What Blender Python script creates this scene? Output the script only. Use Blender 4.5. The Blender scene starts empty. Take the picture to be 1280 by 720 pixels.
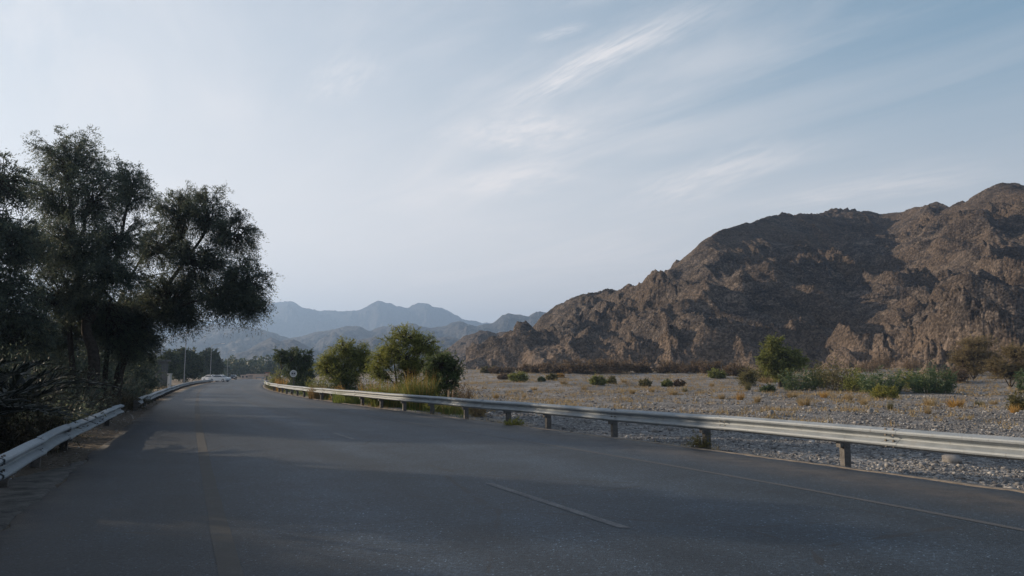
import bpy, math, random
import numpy as np
from mathutils import Vector, Matrix

# ------------------------------------------------------------------ camera, sky, sun, exposure
SC = bpy.context.scene
COL = SC.collection
CAMZ = 1.55
HORIZON = 468.0            # photo row (1280x720) of the horizon
FPX = 960.0                # focal length in photo pixels
PITCH = math.atan((HORIZON - 360.0) / FPX)
cam_d = bpy.data.cameras.new("camera")
cam_d.sensor_width = 36.0
cam_d.lens = 36.0 * FPX / 1280.0
cam_d.clip_start = 0.1
cam_d.clip_end = 20000.0
cam = bpy.data.objects.new("camera", cam_d)
COL.objects.link(cam)
cam.location = (0, 0, CAMZ)
cam.rotation_euler = (math.pi / 2 + PITCH, 0, 0)
SC.camera = cam

SUN_AZ = math.radians(-66.0)      # from +Y, negative towards -X (left)
SUN_EL = math.radians(17.0)
SUN_DIR = Vector((math.sin(SUN_AZ) * math.cos(SUN_EL), math.cos(SUN_AZ) * math.cos(SUN_EL), math.sin(SUN_EL)))
sun_d = bpy.data.lights.new("sun", 'SUN')
sun_d.energy = 5.0
sun_d.angle = math.radians(0.55)
sun_d.color = (1.0, 0.80, 0.58)
sun = bpy.data.objects.new("sun", sun_d)
COL.objects.link(sun)
sun.rotation_euler = (-SUN_DIR).to_track_quat('-Z', 'Y').to_euler()

SC.view_settings.view_transform = 'Standard'
SC.view_settings.look = 'None'
SC.view_settings.gamma = 1.0
SC.view_settings.use_curve_mapping = False
SC.view_settings.exposure = 0.48
SC.cycles.use_denoising = True
SC.cycles.max_bounces = 5
SC.cycles.diffuse_bounces = 3
SC.cycles.glossy_bounces = 2
SC.cycles.transmission_bounces = 3
SC.cycles.volume_bounces = 0
SC.cycles.sample_clamp_indirect = 4.0


def ray(px, py):
    """photo pixel -> (dx/dy, dz/dy) of its viewing ray in world space"""
    x = (px - 640.0) / FPX
    y = (360.0 - py) / FPX
    c, s = math.cos(PITCH), math.sin(PITCH)
    fy, fz = c - y * s, s + y * c
    return x / fy, fz / fy


def at(px, py, Y):
    u, e = ray(px, py)
    return Vector((u * Y, Y, CAMZ + e * Y))


def plane(px, py, z=0.0):
    u, e = ray(px, py)
    Y = (z - CAMZ) / e
    return u * Y, Y


class NT:
    """small node-tree helper"""
    def __init__(self, tree):
        self.t = tree
        self.n = tree.nodes
        self.l = tree.links

    def node(self, typ, **kw):
        n = self.n.new(typ)
        for k, v in kw.items():
            if k == 'inp':
                for i, val in v.items():
                    if hasattr(val, 'is_linked') or isinstance(val, bpy.types.NodeSocket):
                        self.l.new(val, n.inputs[i])
                    else:
                        n.inputs[i].default_value = val
            else:
                setattr(n, k, v)
        return n

    def math(self, op, a, b=0.0, c=None, clamp=False):
        n = self.node('ShaderNodeMath', operation=op, use_clamp=clamp)
        for i, v in enumerate((a, b, c)):
            if v is None:
                continue
            if isinstance(v, bpy.types.NodeSocket):
                self.l.new(v, n.inputs[i])
            else:
                n.inputs[i].default_value = v
        return n.outputs[0]

    def noise(self, vec, scale, detail=4.0, rough=0.55, dist=0.0):
        n = self.node('ShaderNodeTexNoise', inp={'Scale': scale, 'Detail': detail, 'Roughness': rough, 'Distortion': dist})
        if vec is not None:
            self.l.new(vec, n.inputs['Vector'])
        return n.outputs['Fac']

    def ramp(self, fac, stops, interp='LINEAR'):
        n = self.node('ShaderNodeValToRGB')
        n.color_ramp.interpolation = interp
        el = n.color_ramp.elements
        while len(el) < len(stops):
            el.new(0.5)
        for e, (p, c) in zip(el, stops):
            e.position = p
            e.color = c if len(c) == 4 else (*c, 1.0)
        self.l.new(fac, n.inputs[0])
        return n.outputs[0]

    def mapr(self, v, a, b, c=0.0, d=1.0):
        n = self.node('ShaderNodeMapRange', interpolation_type='SMOOTHSTEP', inp={'From Min': a, 'From Max': b, 'To Min': c, 'To Max': d})
        self.l.new(v, n.inputs['Value'])
        return n.outputs[0]

    def mix(self, f, a, b, blend='MIX'):
        n = self.node('ShaderNodeMix', data_type='RGBA', blend_type=blend)
        for sock, v in ((n.inputs[0], f), (n.inputs[6], a), (n.inputs[7], b)):
            if isinstance(v, bpy.types.NodeSocket):
                self.l.new(v, sock)
            elif isinstance(v, tuple) and len(v) == 3:
                sock.default_value = (*v, 1.0)
            else:
                sock.default_value = v
        return n.outputs[2]

    def mapping(self, vec, scale=(1, 1, 1), rot=(0, 0, 0), loc=(0, 0, 0)):
        n = self.node('ShaderNodeMapping', inp={'Scale': scale, 'Rotation': rot, 'Location': loc})
        self.l.new(vec, n.inputs['Vector'])
        return n.outputs[0]


# sky: Nishita with thin cirrus on a cloud plane
world = bpy.data.worlds.new("World")
SC.world = world
world.use_nodes = True
w = NT(world.node_tree)
w.n.clear()
sky = w.node('ShaderNodeTexSky', sky_type='NISHITA')
sky.sun_disc = False
sky.sun_elevation = SUN_EL
sky.sun_rotation = SUN_AZ
sky.altitude = 300.0
sky.air_density = 1.0
sky.dust_density = 1.2
sky.ozone_density = 1.6
tc = w.node('ShaderNodeTexCoord')
sep = w.node('ShaderNodeSeparateXYZ')
w.l.new(tc.outputs['Generated'], sep.inputs[0])
zc = w.math('MAXIMUM', sep.outputs[2], 0.03)
cx = w.math('DIVIDE', sep.outputs[0], zc)
cy = w.math('DIVIDE', sep.outputs[1], zc)
comb = w.node('ShaderNodeCombineXYZ', inp={0: cx, 1: cy, 2: 0.0})
P = comb.outputs[0]


def cloudpt(px, py):
    u, e = ray(px, py)
    return u / e, 1.0 / e


def streak(p0, p1, width, wob, gain):
    """one cirrus band between two points of the cloud plane"""
    (x0, y0), (x1, y1) = p0, p1
    L = math.hypot(x1 - x0, y1 - y0)
    ang = math.atan2(y1 - y0, x1 - x0)
    n = w.node('ShaderNodeVectorMath', operation='SUBTRACT')
    w.l.new(P, n.inputs[0]); n.inputs[1].default_value = (x0, y0, 0)
    wv = w.noise(P, wob, 3.0, 0.6)
    r = w.mapping(n.outputs[0], rot=(0, 0, -ang))
    s = w.node('ShaderNodeSeparateXYZ'); w.l.new(r, s.inputs[0])
    across = w.math('ADD', s.outputs[1], w.math('MULTIPLY', w.math('SUBTRACT', wv, 0.5), width * 1.6))
    a = w.mapr(w.math('ABSOLUTE', across), 0.0, width, 1.0, 0.0)
    b = w.math('MULTIPLY', w.mapr(s.outputs[0], -0.12 * L, 0.3 * L), w.mapr(s.outputs[0], 0.6 * L, 1.1 * L, 1.0, 0.0))
    fine = w.noise(w.mapping(r, scale=(1.6 / L * 3, 5.0 / width, 1)), 1.0, 6.0, 0.62, 0.4)
    f2 = w.mapr(fine, 0.22, 0.74, 0.0, 1.0)
    return w.math('MULTIPLY', w.math('MULTIPLY', a, b), w.math('MULTIPLY', f2, gain))


wr = w.mapping(P, rot=(0, 0, math.radians(58)))
wisp = w.noise(w.mapping(wr, scale=(0.42, 1.7, 1)), 1.0, 8.0, 0.62, 0.8)
wisp = w.mapr(wisp, 0.36, 0.74, 0.0, 0.75)
big = w.noise(P, 0.45, 3.0, 0.5)
wisp = w.math('MULTIPLY', wisp, w.mapr(big, 0.34, 0.60, 0.15, 1.0))
wisp = w.math('MULTIPLY', wisp, w.mapr(sep.outputs[0], 0.5, 0.0, 0.35, 1.0))
tot = wisp
for args in ((cloudpt(640, 135), cloudpt(890, 0), 0.13, 1.2, 0.95),
             (cloudpt(590, 245), cloudpt(720, 200), 0.42, 1.6, 0.8),
             (cloudpt(610, 190), cloudpt(720, 140), 0.34, 2.2, 0.85),
             (cloudpt(390, 130), cloudpt(460, 55), 0.16, 1.8, 0.55),
             (cloudpt(800, 260), cloudpt(1020, 165), 0.40, 1.1, 0.75),
             (cloudpt(660, 50), cloudpt(740, 28), 0.05, 2.0, 0.5),
             (cloudpt(950, 265), cloudpt(1280, 205), 0.55, 0.7, 0.6)):
    tot = w.math('ADD', tot, streak(*args), clamp=True)
# thin general veil, thicker towards the sun side
veil = w.math('MULTIPLY', w.mapr(sep.outputs[0], 0.6, -0.35, 0.12, 0.72), w.mapr(sep.outputs[2], 0.2, 0.85, 1.0, 0.12))
tot = w.math('MULTIPLY', tot, w.mapr(sep.outputs[2], 0.5, 0.95, 1.0, 0.35))
tot2 = w.math('SUBTRACT', 1.0, w.math('MULTIPLY', w.math('SUBTRACT', 1.0, tot), w.math('SUBTRACT', 1.0, veil)))
cloud_col = (7.9, 7.55, 7.45)
skyc = w.mix(w.mapr(sep.outputs[2], 0.25, 0.85, 0.62, 0.05), sky.outputs[0], (1.5, 3.25, 4.5))
col = w.mix(w.math('MULTIPLY', tot2, 0.9), skyc, cloud_col)
# whitish air low over the horizon
col = w.mix(w.mapr(sep.outputs[2], 0.0, 0.40, 0.7, 0.0), col, (10.8, 9.7, 8.8))
bg = w.node('ShaderNodeBackground', inp={'Color': col, 'Strength': 0.089})
out = w.node('ShaderNodeOutputWorld')
w.l.new(bg.outputs[0], out.inputs[0])

# ------------------------------------------------------------------ helpers
random.seed(7)
RNG = np.random.default_rng(11)
_perm = np.random.default_rng(5).permutation(4096)
_gx = np.cos(np.linspace(0, 2 * np.pi, 4096, endpoint=False))
_gy = np.sin(np.linspace(0, 2 * np.pi, 4096, endpoint=False))


def pn(x, y, seed=0):
    x = np.asarray(x, float); y = np.asarray(y, float)
    xi = np.floor(x).astype(np.int64); yi = np.floor(y).astype(np.int64)
    xf = x - xi; yf = y - yi
    def g(ix, iy, dx, dy):
        h = _perm[(_perm[(ix + seed * 131) & 4095] + iy) & 4095]
        return _gx[h] * dx + _gy[h] * dy
    a = xf * xf * xf * (xf * (xf * 6 - 15) + 10)
    b = yf * yf * yf * (yf * (yf * 6 - 15) + 10)
    n0 = g(xi, yi, xf, yf) * (1 - a) + g(xi + 1, yi, xf - 1, yf) * a
    n1 = g(xi, yi + 1, xf, yf - 1) * (1 - a) + g(xi + 1, yi + 1, xf - 1, yf - 1) * a
    return (n0 * (1 - b) + n1 * b) * 1.5


def fbm(x, y, oct=4, seed=0, gain=0.5, lac=2.03):
    s = 0; a = 1.0
    for i in range(oct):
        s = s + a * pn(x, y, seed + i * 7)
        x = x * lac + 3.1; y = y * lac - 1.7; a *= gain
    return s


def ridged(x, y, oct=4, seed=0, gain=0.5, lac=2.07):
    s = 0; a = 1.0; tot = 0
    for i in range(oct):
        s = s + a * (1 - 2.2 * np.abs(pn(x, y, seed + i * 7)))
        tot += a
        x = x * lac + 5.3; y = y * lac + 2.9; a *= gain
    return s / tot


def worley(x, y, seed=0):
    """angular blocks: per-cell height and tilt, and distance to the cell border"""
    xi = np.floor(x).astype(np.int64); yi = np.floor(y).astype(np.int64)
    d1 = np.full(x.shape, 9.0); d2 = np.full(x.shape, 9.0); val = np.zeros(x.shape)
    for ox in (-1, 0, 1):
        for oy in (-1, 0, 1):
            cx_ = xi + ox; cy_ = yi + oy
            h = _perm[(_perm[(cx_ + seed * 57) & 4095] + cy_) & 4095]
            h2 = _perm[(h * 7 + 13) & 4095]; h3 = _perm[(h2 * 5 + 71) & 4095]
            fx = x - (cx_ + h / 4096.0); fy = y - (cy_ + h2 / 4096.0)
            d = np.hypot(fx, fy)
            v_ = (h3 / 4096.0 - 0.5) * 1.4 + fx * _gx[h3] * 0.9 + fy * _gy[h3] * 0.9
            near = d < d1
            d2 = np.where(near, d1, np.minimum(d2, d)); val = np.where(near, v_, val); d1 = np.where(near, d, d1)
    return val - 0.5 * np.exp(-((d2 - d1) / 0.10) ** 2)


def sstep(a, b, x):
    t = np.clip((np.asarray(x, float) - a) / (b - a), 0, 1)
    return t * t * (3 - 2 * t)


def np_mesh(name, V, quads=None, tris=None, smooth=False):
    me = bpy.data.meshes.new(name)
    V = np.asarray(V, np.float32)
    idx = []; tot = []
    if quads is not None and len(quads):
        q = np.asarray(quads, np.int32); idx.append(q.ravel()); tot.append(np.full(len(q), 4, np.int32))
    if tris is not None and len(tris):
        t = np.asarray(tris, np.int32); idx.append(t.ravel()); tot.append(np.full(len(t), 3, np.int32))
    idx = np.concatenate(idx); tot = np.concatenate(tot)
    me.vertices.add(len(V)); me.vertices.foreach_set('co', V.ravel())
    me.loops.add(len(idx)); me.loops.foreach_set('vertex_index', idx)
    me.polygons.add(len(tot))
    st = np.zeros(len(tot), np.int32); st[1:] = np.cumsum(tot)[:-1]
    me.polygons.foreach_set('loop_start', st)
    me.polygons.foreach_set('loop_total', tot)
    if smooth:
        me.polygons.foreach_set('use_smooth', np.ones(len(tot), bool))
    me.update(calc_edges=True)
    return me


def obj(name, me, mat=None, parent=None, loc=None, rz=0.0, scale=None):
    o = bpy.data.objects.new(name, me)
    COL.objects.link(o)
    if mat is not None and me is not None and len(me.materials) == 0:
        me.materials.append(mat)
    if parent is not None:
        o.parent = parent
    if loc is not None:
        o.location = loc
    if rz:
        o.rotation_euler = (0, 0, rz)
    if scale is not None:
        o.scale = scale if hasattr(scale, '__len__') else (scale,) * 3
    return o


def tag(o, label, cat=None, group=None, kind=None):
    o['label'] = label
    if cat:
        o['category'] = cat
    if group:
        o['group'] = group
    if kind:
        o['kind'] = kind
    return o


def thing(name, label, cat, loc=(0, 0, 0), rz=0.0, group=None, scale=None):
    o = bpy.data.objects.new(name, None)
    COL.objects.link(o)
    o.location = loc
    o.rotation_euler = (0, 0, rz)
    if scale is not None:
        o.scale = scale if hasattr(scale, '__len__') else (scale,) * 3
    o.empty_display_size = 0.2
    return tag(o, label, cat, group)


class MB:
    """collects boxes, tubes and prisms into one mesh"""
    def __init__(self):
        self.V = []; self.F = []

    def add(self, v, f):
        b = len(self.V)
        self.V += [tuple(p) for p in v]
        self.F += [tuple(i + b for i in q) for q in f]
        return self

    def box(self, x0, x1, y0, y1, z0, z1):
        v = [(x, y, z) for z in (z0, z1) for (x, y) in ((x0, y0), (x1, y0), (x1, y1), (x0, y1))]
        return self.add(v, [(3, 2, 1, 0), (4, 5, 6, 7), (0, 1, 5, 4), (1, 2, 6, 5), (2, 3, 7, 6), (3, 0, 4, 7)])

    def tube(self, pts, rad, n=8, cap=True):
        pts = [Vector(p) for p in pts]
        rad = rad if hasattr(rad, '__len__') else [rad] * len(pts)
        v = []; f = []
        for i, p in enumerate(pts):
            t = (pts[min(i + 1, len(pts) - 1)] - pts[max(i - 1, 0)]).normalized()
            a = t.cross(Vector((0, 0, 1)) if abs(t.z) < 0.95 else Vector((1, 0, 0))).normalized()
            b = t.cross(a)
            for k in range(n):
                q = 2 * math.pi * k / n
                v.append(p + (a * math.cos(q) + b * math.sin(q)) * rad[i])
        for i in range(len(pts) - 1):
            for k in range(n):
                f.append((i * n + k, i * n + (k + 1) % n, (i + 1) * n + (k + 1) % n, (i + 1) * n + k))
        if cap:
            f.append(tuple(range(n - 1, -1, -1)))
            f.append(tuple(range((len(pts) - 1) * n, len(pts) * n)))
        return self.add(v, f)

    def disc(self, c, r, y0, y1, n=24):
        """disc with its axis along Y"""
        v = [(c[0] + r * math.cos(2 * math.pi * k / n), y, c[2] + r * math.sin(2 * math.pi * k / n)) for y in (y0, y1) for k in range(n)]
        f = [tuple(range(n)), tuple(range(2 * n - 1, n - 1, -1))] + [(k, n + k, n + (k + 1) % n, (k + 1) % n) for k in range(n)]
        return self.add(v, f)

    def mesh(self, name, smooth=False):
        me = bpy.data.meshes.new(name)
        me.from_pydata(self.V, [], self.F)
        if smooth:
            me.polygons.foreach_set('use_smooth', np.ones(len(me.polygons), bool))
        me.update()
        return me

    def build(self, name, mat, parent=None, smooth=False, **kw):
        return obj(name, self.mesh(name, smooth), mat, parent, **kw)


# ------------------------------------------------------------------ materials
def new_mat(name):
    m = bpy.data.materials.new(name)
    m.use_nodes = True
    t = NT(m.node_tree)
    b = t.n['Principled BSDF']
    return m, t, b


def plain(name, colr, rough=0.7, metal=0.0, var=0.25, scale=6.0, bump=0.0, bscale=30.0, spec=0.5):
    m, t, b = new_mat(name)
    tcn = t.node('ShaderNodeTexCoord')
    v = tcn.outputs['Object']
    nz = t.noise(v, scale, 5.0, 0.6)
    dark = tuple(c * (1 - var) for c in colr)
    lite = tuple(min(1, c * (1 + var)) for c in colr)
    t.l.new(t.ramp(nz, [(0.3, dark), (0.7, lite)]), b.inputs['Base Color'])
    b.inputs['Roughness'].default_value = rough
    b.inputs['Metallic'].default_value = metal
    b.inputs['Specular IOR Level'].default_value = spec
    if bump:
        bn = t.node('ShaderNodeBump', inp={'Strength': bump, 'Distance': 0.02, 'Height': t.noise(v, bscale, 6.0, 0.6)})
        t.l.new(bn.outputs[0], b.inputs['Normal'])
    return m


def leaf_mat(name, cols, trans=0.35, rough=0.55):
    """foliage: per-leaf colour, partly translucent"""
    m, t, b = new_mat(name)
    g = t.node('ShaderNodeNewGeometry')
    oi = t.node('ShaderNodeObjectInfo')
    tcn = t.node('ShaderNodeTexCoord')
    big = t.noise(tcn.outputs['Object'], 1.3, 2.0, 0.5)
    f = t.math('ADD', t.math('MULTIPLY', g.outputs['Random Per Island'], 0.62), t.math('MULTIPLY', t.math('SUBTRACT', big, 0.3), 0.75), clamp=True)
    n = len(cols)
    c = t.ramp(f, [(0.1 + 0.8 * i / (n - 1), cc) for i, cc in enumerate(cols)])
    hs = t.node('ShaderNodeHueSaturation', inp={'Hue': 0.5, 'Saturation': 1.0, 'Value': t.math('ADD', 0.88, t.math('MULTIPLY', oi.outputs['Random'], 0.24)), 'Color': c})
    t.l.new(hs.outputs[0], b.inputs['Base Color'])
    b.inputs['Roughness'].default_value = rough
    b.inputs['Specular IOR Level'].default_value = 0.3
    tr = t.node('ShaderNodeBsdfTranslucent', inp={'Color': hs.outputs[0]})
    mx = t.node('ShaderNodeMixShader', inp={0: trans})
    t.l.new(b.outputs[0], mx.inputs[1]); t.l.new(tr.outputs[0], mx.inputs[2])
    t.l.new(mx.outputs[0], t.n['Material Output'].inputs['Surface'])
    return m


M = {}
M['steel'] = None
# galvanised steel with stains
m, t, b = new_mat('galvanised_steel')
tcn = t.node('ShaderNodeTexCoord')
ge = t.node('ShaderNodeNewGeometry')
v = ge.outputs['Position']
n1 = t.noise(v, 2.2, 5.0, 0.6)
n2 = t.noise(t.mapping(v, scale=(14, 14, 3)), 1.0, 4.0, 0.6)
c = t.ramp(n1, [(0.3, (0.21, 0.24, 0.26)), (0.58, (0.30, 0.33, 0.35)), (0.8, (0.27, 0.275, 0.27))])
c = t.mix(t.mapr(n2, 0.56, 0.78, 0.0, 0.5), c, (0.12, 0.10, 0.08))
t.l.new(c, b.inputs['Base Color'])
b.inputs['Metallic'].default_value = 0.15
t.l.new(t.mapr(n1, 0.3, 0.7, 0.58, 0.75), b.inputs['Roughness'])
t.l.new(t.node('ShaderNodeBump', inp={'Strength': 0.5, 'Distance': 0.02, 'Height': t.noise(v, 3.5, 4.0)}).outputs[0], b.inputs['Normal'])
M['steel'] = m
M['post'] = plain('weathered_post_steel', (0.10, 0.095, 0.09), 0.6, 0.3, 0.45, 9.0, 0.2)
M['bolt'] = plain('bolt_steel', (0.12, 0.11, 0.10), 0.5, 0.6)
M['bark'] = plain('bark', (0.05, 0.041, 0.034), 0.9, 0, 0.45, 9.0, 0.7, 22.0, 0.2)
M['twig'] = plain('pale_twig', (0.16, 0.13, 0.10), 0.9, 0, 0.4, 9.0)
M['leaf_dark'] = leaf_mat('foliage_grey_green', [(0.05, 0.066, 0.058), (0.085, 0.11, 0.09), (0.12, 0.145, 0.10), (0.18, 0.195, 0.105)], 0.5)
M['leaf_green'] = leaf_mat('foliage_olive', [(0.085, 0.10, 0.026), (0.165, 0.185, 0.045), (0.25, 0.265, 0.07), (0.35, 0.33, 0.10)], 0.48)
M['leaf_deep'] = leaf_mat('foliage_deep_green', [(0.03, 0.05, 0.02), (0.06, 0.09, 0.033), (0.10, 0.13, 0.05), (0.14, 0.16, 0.06)], 0.38)
M['leaf_far'] = leaf_mat('foliage_far', [(0.022, 0.035, 0.02), (0.045, 0.07, 0.032), (0.08, 0.10, 0.045), (0.11, 0.12, 0.05)], 0.25)
M['palm'] = leaf_mat('palm_leaf', [(0.016, 0.021, 0.018), (0.03, 0.037, 0.028), (0.05, 0.056, 0.04)], 0.2, 0.55)
M['reed'] = leaf_mat('reed_leaf', [(0.045, 0.08, 0.035), (0.085, 0.135, 0.055), (0.14, 0.185, 0.075), (0.25, 0.26, 0.12)], 0.4, 0.4)
M['grass_green'] = leaf_mat('roadside_grass', [(0.07, 0.11, 0.03), (0.13, 0.18, 0.045), (0.22, 0.25, 0.07), (0.34, 0.28, 0.11)], 0.5)
M['straw'] = leaf_mat('straw', [(0.20, 0.135, 0.065), (0.34, 0.24, 0.11), (0.44, 0.33, 0.16), (0.30, 0.24, 0.13)], 0.3, 0.7)
M['orange_straw'] = leaf_mat('orange_straw', [(0.30, 0.17, 0.05), (0.46, 0.28, 0.08), (0.55, 0.36, 0.12)], 0.35, 0.7)
M['yellow_bush'] = leaf_mat('yellow_green_shrub', [(0.14, 0.15, 0.03), (0.26, 0.25, 0.045), (0.36, 0.32, 0.07)], 0.35)
M['brown_shrub'] = leaf_mat('leafless_brown_shrub', [(0.085, 0.06, 0.04), (0.15, 0.105, 0.068), (0.23, 0.16, 0.10), (0.20, 0.165, 0.085)], 0.25, 0.8)
M['acacia'] = leaf_mat('acacia_twigs', [(0.09, 0.07, 0.035), (0.17, 0.13, 0.06), (0.25, 0.19, 0.09), (0.24, 0.21, 0.09)], 0.3, 0.8)
M['olive_shrub'] = leaf_mat('olive_brown_shrub', [(0.08, 0.075, 0.03), (0.15, 0.135, 0.052), (0.22, 0.19, 0.08)], 0.3, 0.8)
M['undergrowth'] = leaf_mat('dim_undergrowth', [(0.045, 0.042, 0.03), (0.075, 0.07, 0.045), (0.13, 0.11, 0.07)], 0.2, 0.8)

# asphalt: UV is metres across / along the road
m, t, b = new_mat('asphalt')
ge = t.node('ShaderNodeNewGeometry')
v = ge.outputs['Position']
uv = t.node('ShaderNodeUVMap', uv_map='road')
su = t.node('ShaderNodeSeparateXYZ'); t.l.new(uv.outputs[0], su.inputs[0])
across = su.outputs[0]                       # 0 left edge .. 1 right edge
speck = t.node('ShaderNodeTexVoronoi', feature='F1', inp={'Scale': 70.0, 'Randomness': 1.0}); t.l.new(v, speck.inputs['Vector'])
sc_ = t.node('ShaderNodeSeparateColor'); t.l.new(speck.outputs['Color'], sc_.inputs[0])
fine = t.noise(v, 55.0, 6.0, 0.75)
mid = t.noise(v, 1.1, 6.0, 0.65)
bigv = t.noise(t.mapping(uv.outputs[0], scale=(5.0, 0.05, 1)), 1.0, 4.0, 0.6)
grain = t.noise(v, 17.0, 5.0, 0.85)
base = t.ramp(t.math('ADD', t.math('MULTIPLY', fine, 0.55), t.math('MULTIPLY', grain, 0.45)), [(0.38, (0.004, 0.0045, 0.0055)), (0.49, (0.021, 0.0235, 0.027)), (0.56, (0.055, 0.060, 0.067)), (0.64, (0.13, 0.137, 0.146))])
speck2 = t.node('ShaderNodeTexVoronoi', feature='F1', inp={'Scale': 27.0, 'Randomness': 1.0}); t.l.new(v, speck2.inputs['Vector'])
sc2 = t.node('ShaderNodeSeparateColor'); t.l.new(speck2.outputs['Color'], sc2.inputs[0])
chip2 = t.math('MULTIPLY', t.mapr(sc2.outputs[0], 0.80, 0.88), t.mapr(speck2.outputs['Distance'], 0.30, 0.17))
base = t.mix(t.math('MULTIPLY', chip2, 0.75), base, (0.26, 0.28, 0.30))
# pale aggregate chips
chip = t.math('MULTIPLY', t.mapr(sc_.outputs[0], 0.90, 0.97), t.mapr(speck.outputs['Distance'], 0.35, 0.15))
chip = t.math('MULTIPLY', chip, t.mapr(t.noise(v, 0.7, 3.0), 0.35, 0.62, 0.25, 1.0))
base = t.mix(t.math('MULTIPLY', chip, 0.85), base, (0.34, 0.34, 0.34))
# wheel wear and patches along the road
wob_ = t.math('ADD', across, t.math('MULTIPLY', t.math('SUBTRACT', t.noise(t.mapping(uv.outputs[0], scale=(2.0, 0.12, 1)), 1.0, 4.0, 0.6), 0.5), 0.10))
lanec = t.ramp(wob_, [(0.0, (0.62,) * 3), (0.13, (0.58,) * 3), (0.22, (0.85,) * 3), (0.30, (1.25,) * 3), (0.36, (0.9,) * 3), (0.44, (1.35,) * 3), (0.53, (0.95,) * 3), (0.62, (1.2,) * 3), (0.72, (0.8,) * 3), (0.80, (1.0,) * 3)])
lsep = t.node('ShaderNodeSeparateColor'); t.l.new(lanec, lsep.inputs[0])
lane = lsep.outputs[0]
tone = t.math('MULTIPLY', t.math('MULTIPLY', t.mapr(mid, 0.25, 0.75, 0.7, 1.3), t.mapr(bigv, 0.35, 0.65, 0.7, 1.3)), lane)
base = t.mix(1.0, base, t.node('ShaderNodeCombineColor', inp={0: t.math('MULTIPLY', tone, 0.70), 1: t.math('MULTIPLY', tone, 0.94), 2: t.math('MULTIPLY', tone, 1.16)}).outputs[0], 'MULTIPLY')
# sand dust on the right shoulder, brown tinge
dust = t.math('MULTIPLY', t.mapr(across, 0.80, 0.985, 0.0, 0.75), t.mapr(t.noise(v, 2.5, 6.0, 0.7), 0.25, 0.75, 0.25, 1.0))
base = t.mix(dust, base, (0.17, 0.14, 0.112))
dl = t.math('MULTIPLY', t.mapr(across, 0.035, 0.0, 0.0, 0.8), t.mapr(t.noise(v, 3.0, 6.0, 0.7), 0.35, 0.6, 0.1, 1.0))
base = t.mix(dl, base, (0.075, 0.068, 0.058))
# tar seams and cracks
cr = t.node('ShaderNodeTexVoronoi', feature='DISTANCE_TO_EDGE', inp={'Scale': 0.33}); 
t.l.new(t.mapping(v, scale=(1, 1, 0)), cr.inputs['Vector'])
nzw = t.noise(v, 2.0, 5.0, 0.7)
crm = t.math('MULTIPLY', t.mapr(t.math('ADD', cr.outputs['Distance'], t.math('MULTIPLY', t.math('SUBTRACT', nzw, 0.5), 0.06)), 0.007, 0.002), t.mapr(t.noise(v, 0.15, 3.0), 0.42, 0.55, 0.0, 0.9))
base = t.mix(crm, base, (0.018, 0.018, 0.019))
t.l.new(base, b.inputs['Base Color'])
t.l.new(t.mapr(fine, 0.3, 0.7, 0.5, 0.7), b.inputs['Roughness'])
b.inputs['Specular IOR Level'].default_value = 0.36
hgt = t.math('ADD', fine, t.math('MULTIPLY', speck.outputs['Distance'], -0.9))
t.l.new(t.node('ShaderNodeBump', inp={'Strength': 0.6, 'Distance': 0.008, 'Height': hgt}).outputs[0], b.inputs['Normal'])
M['asphalt'] = m


def paint_mat(name, c0, wear):
    m, t, b = new_mat(name)
    ge = t.node('ShaderNodeNewGeometry')
    v = ge.outputs['Position']
    f = t.noise(v, 38.0, 6.0, 0.75)
    g_ = t.noise(v, 3.0, 5.0, 0.65)
    k = t.mapr(t.math('ADD', t.math('MULTIPLY', f, 0.6), t.math('MULTIPLY', g_, 0.4)), wear - 0.09, wear + 0.09)
    asp = t.ramp(f, [(0.3, (0.03, 0.031, 0.034)), (0.7, (0.09, 0.091, 0.094))])
    t.l.new(t.mix(k, asp, c0), b.inputs['Base Color'])
    b.inputs['Roughness'].default_value = 0.7
    t.l.new(t.node('ShaderNodeBump', inp={'Strength': 0.4, 'Distance': 0.005, 'Height': f}).outputs[0], b.inputs['Normal'])
    return m


M['white_paint'] = paint_mat('worn_white_paint', (0.15, 0.15, 0.148), 0.51)
M['faint_paint'] = paint_mat('faded_edge_paint', (0.07, 0.069, 0.067), 0.53)
M['yellow_paint'] = paint_mat('dirty_yellow_paint', (0.024, 0.022, 0.018), 0.42)

# ground: zone attribute (R gravel, G dry sand, B leaf litter)
m, t, b = new_mat('ground')
ge = t.node('ShaderNodeNewGeometry')
v = ge.outputs['Position']
at_ = t.node('ShaderNodeAttribute', attribute_name='zone')
sz = t.node('ShaderNodeSeparateColor'); t.l.new(at_.outputs['Color'], sz.inputs[0])
vo = t.node('ShaderNodeTexVoronoi', feature='F1', inp={'Scale': 6.0}); t.l.new(v, vo.inputs['Vector'])
vo2 = t.node('ShaderNodeTexVoronoi', feature='F1', inp={'Scale': 15.0}); t.l.new(v, vo2.inputs['Vector'])
svc = t.node('ShaderNodeSeparateColor'); t.l.new(vo.outputs['Color'], svc.inputs[0])
svd = t.node('ShaderNodeSeparateColor'); t.l.new(vo2.outputs['Color'], svd.inputs[0])
stone = t.ramp(t.math('ADD', t.math('MULTIPLY', svc.outputs[0], 0.5), t.math('MULTIPLY', svd.outputs[0], 0.5)),
               [(0.1, (0.12, 0.12, 0.122)), (0.45, (0.25, 0.245, 0.24)), (0.75, (0.34, 0.33, 0.315)), (0.95, (0.48, 0.46, 0.43))])
gap = t.mapr(t.math('MINIMUM', vo.outputs['Distance'], vo2.outputs['Distance']), 0.28, 0.5, 0.0, 0.5)
stone = t.mix(gap, stone, (0.12, 0.105, 0.09))
sandn = t.noise(v, 0.55, 6.0, 0.65)
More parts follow.
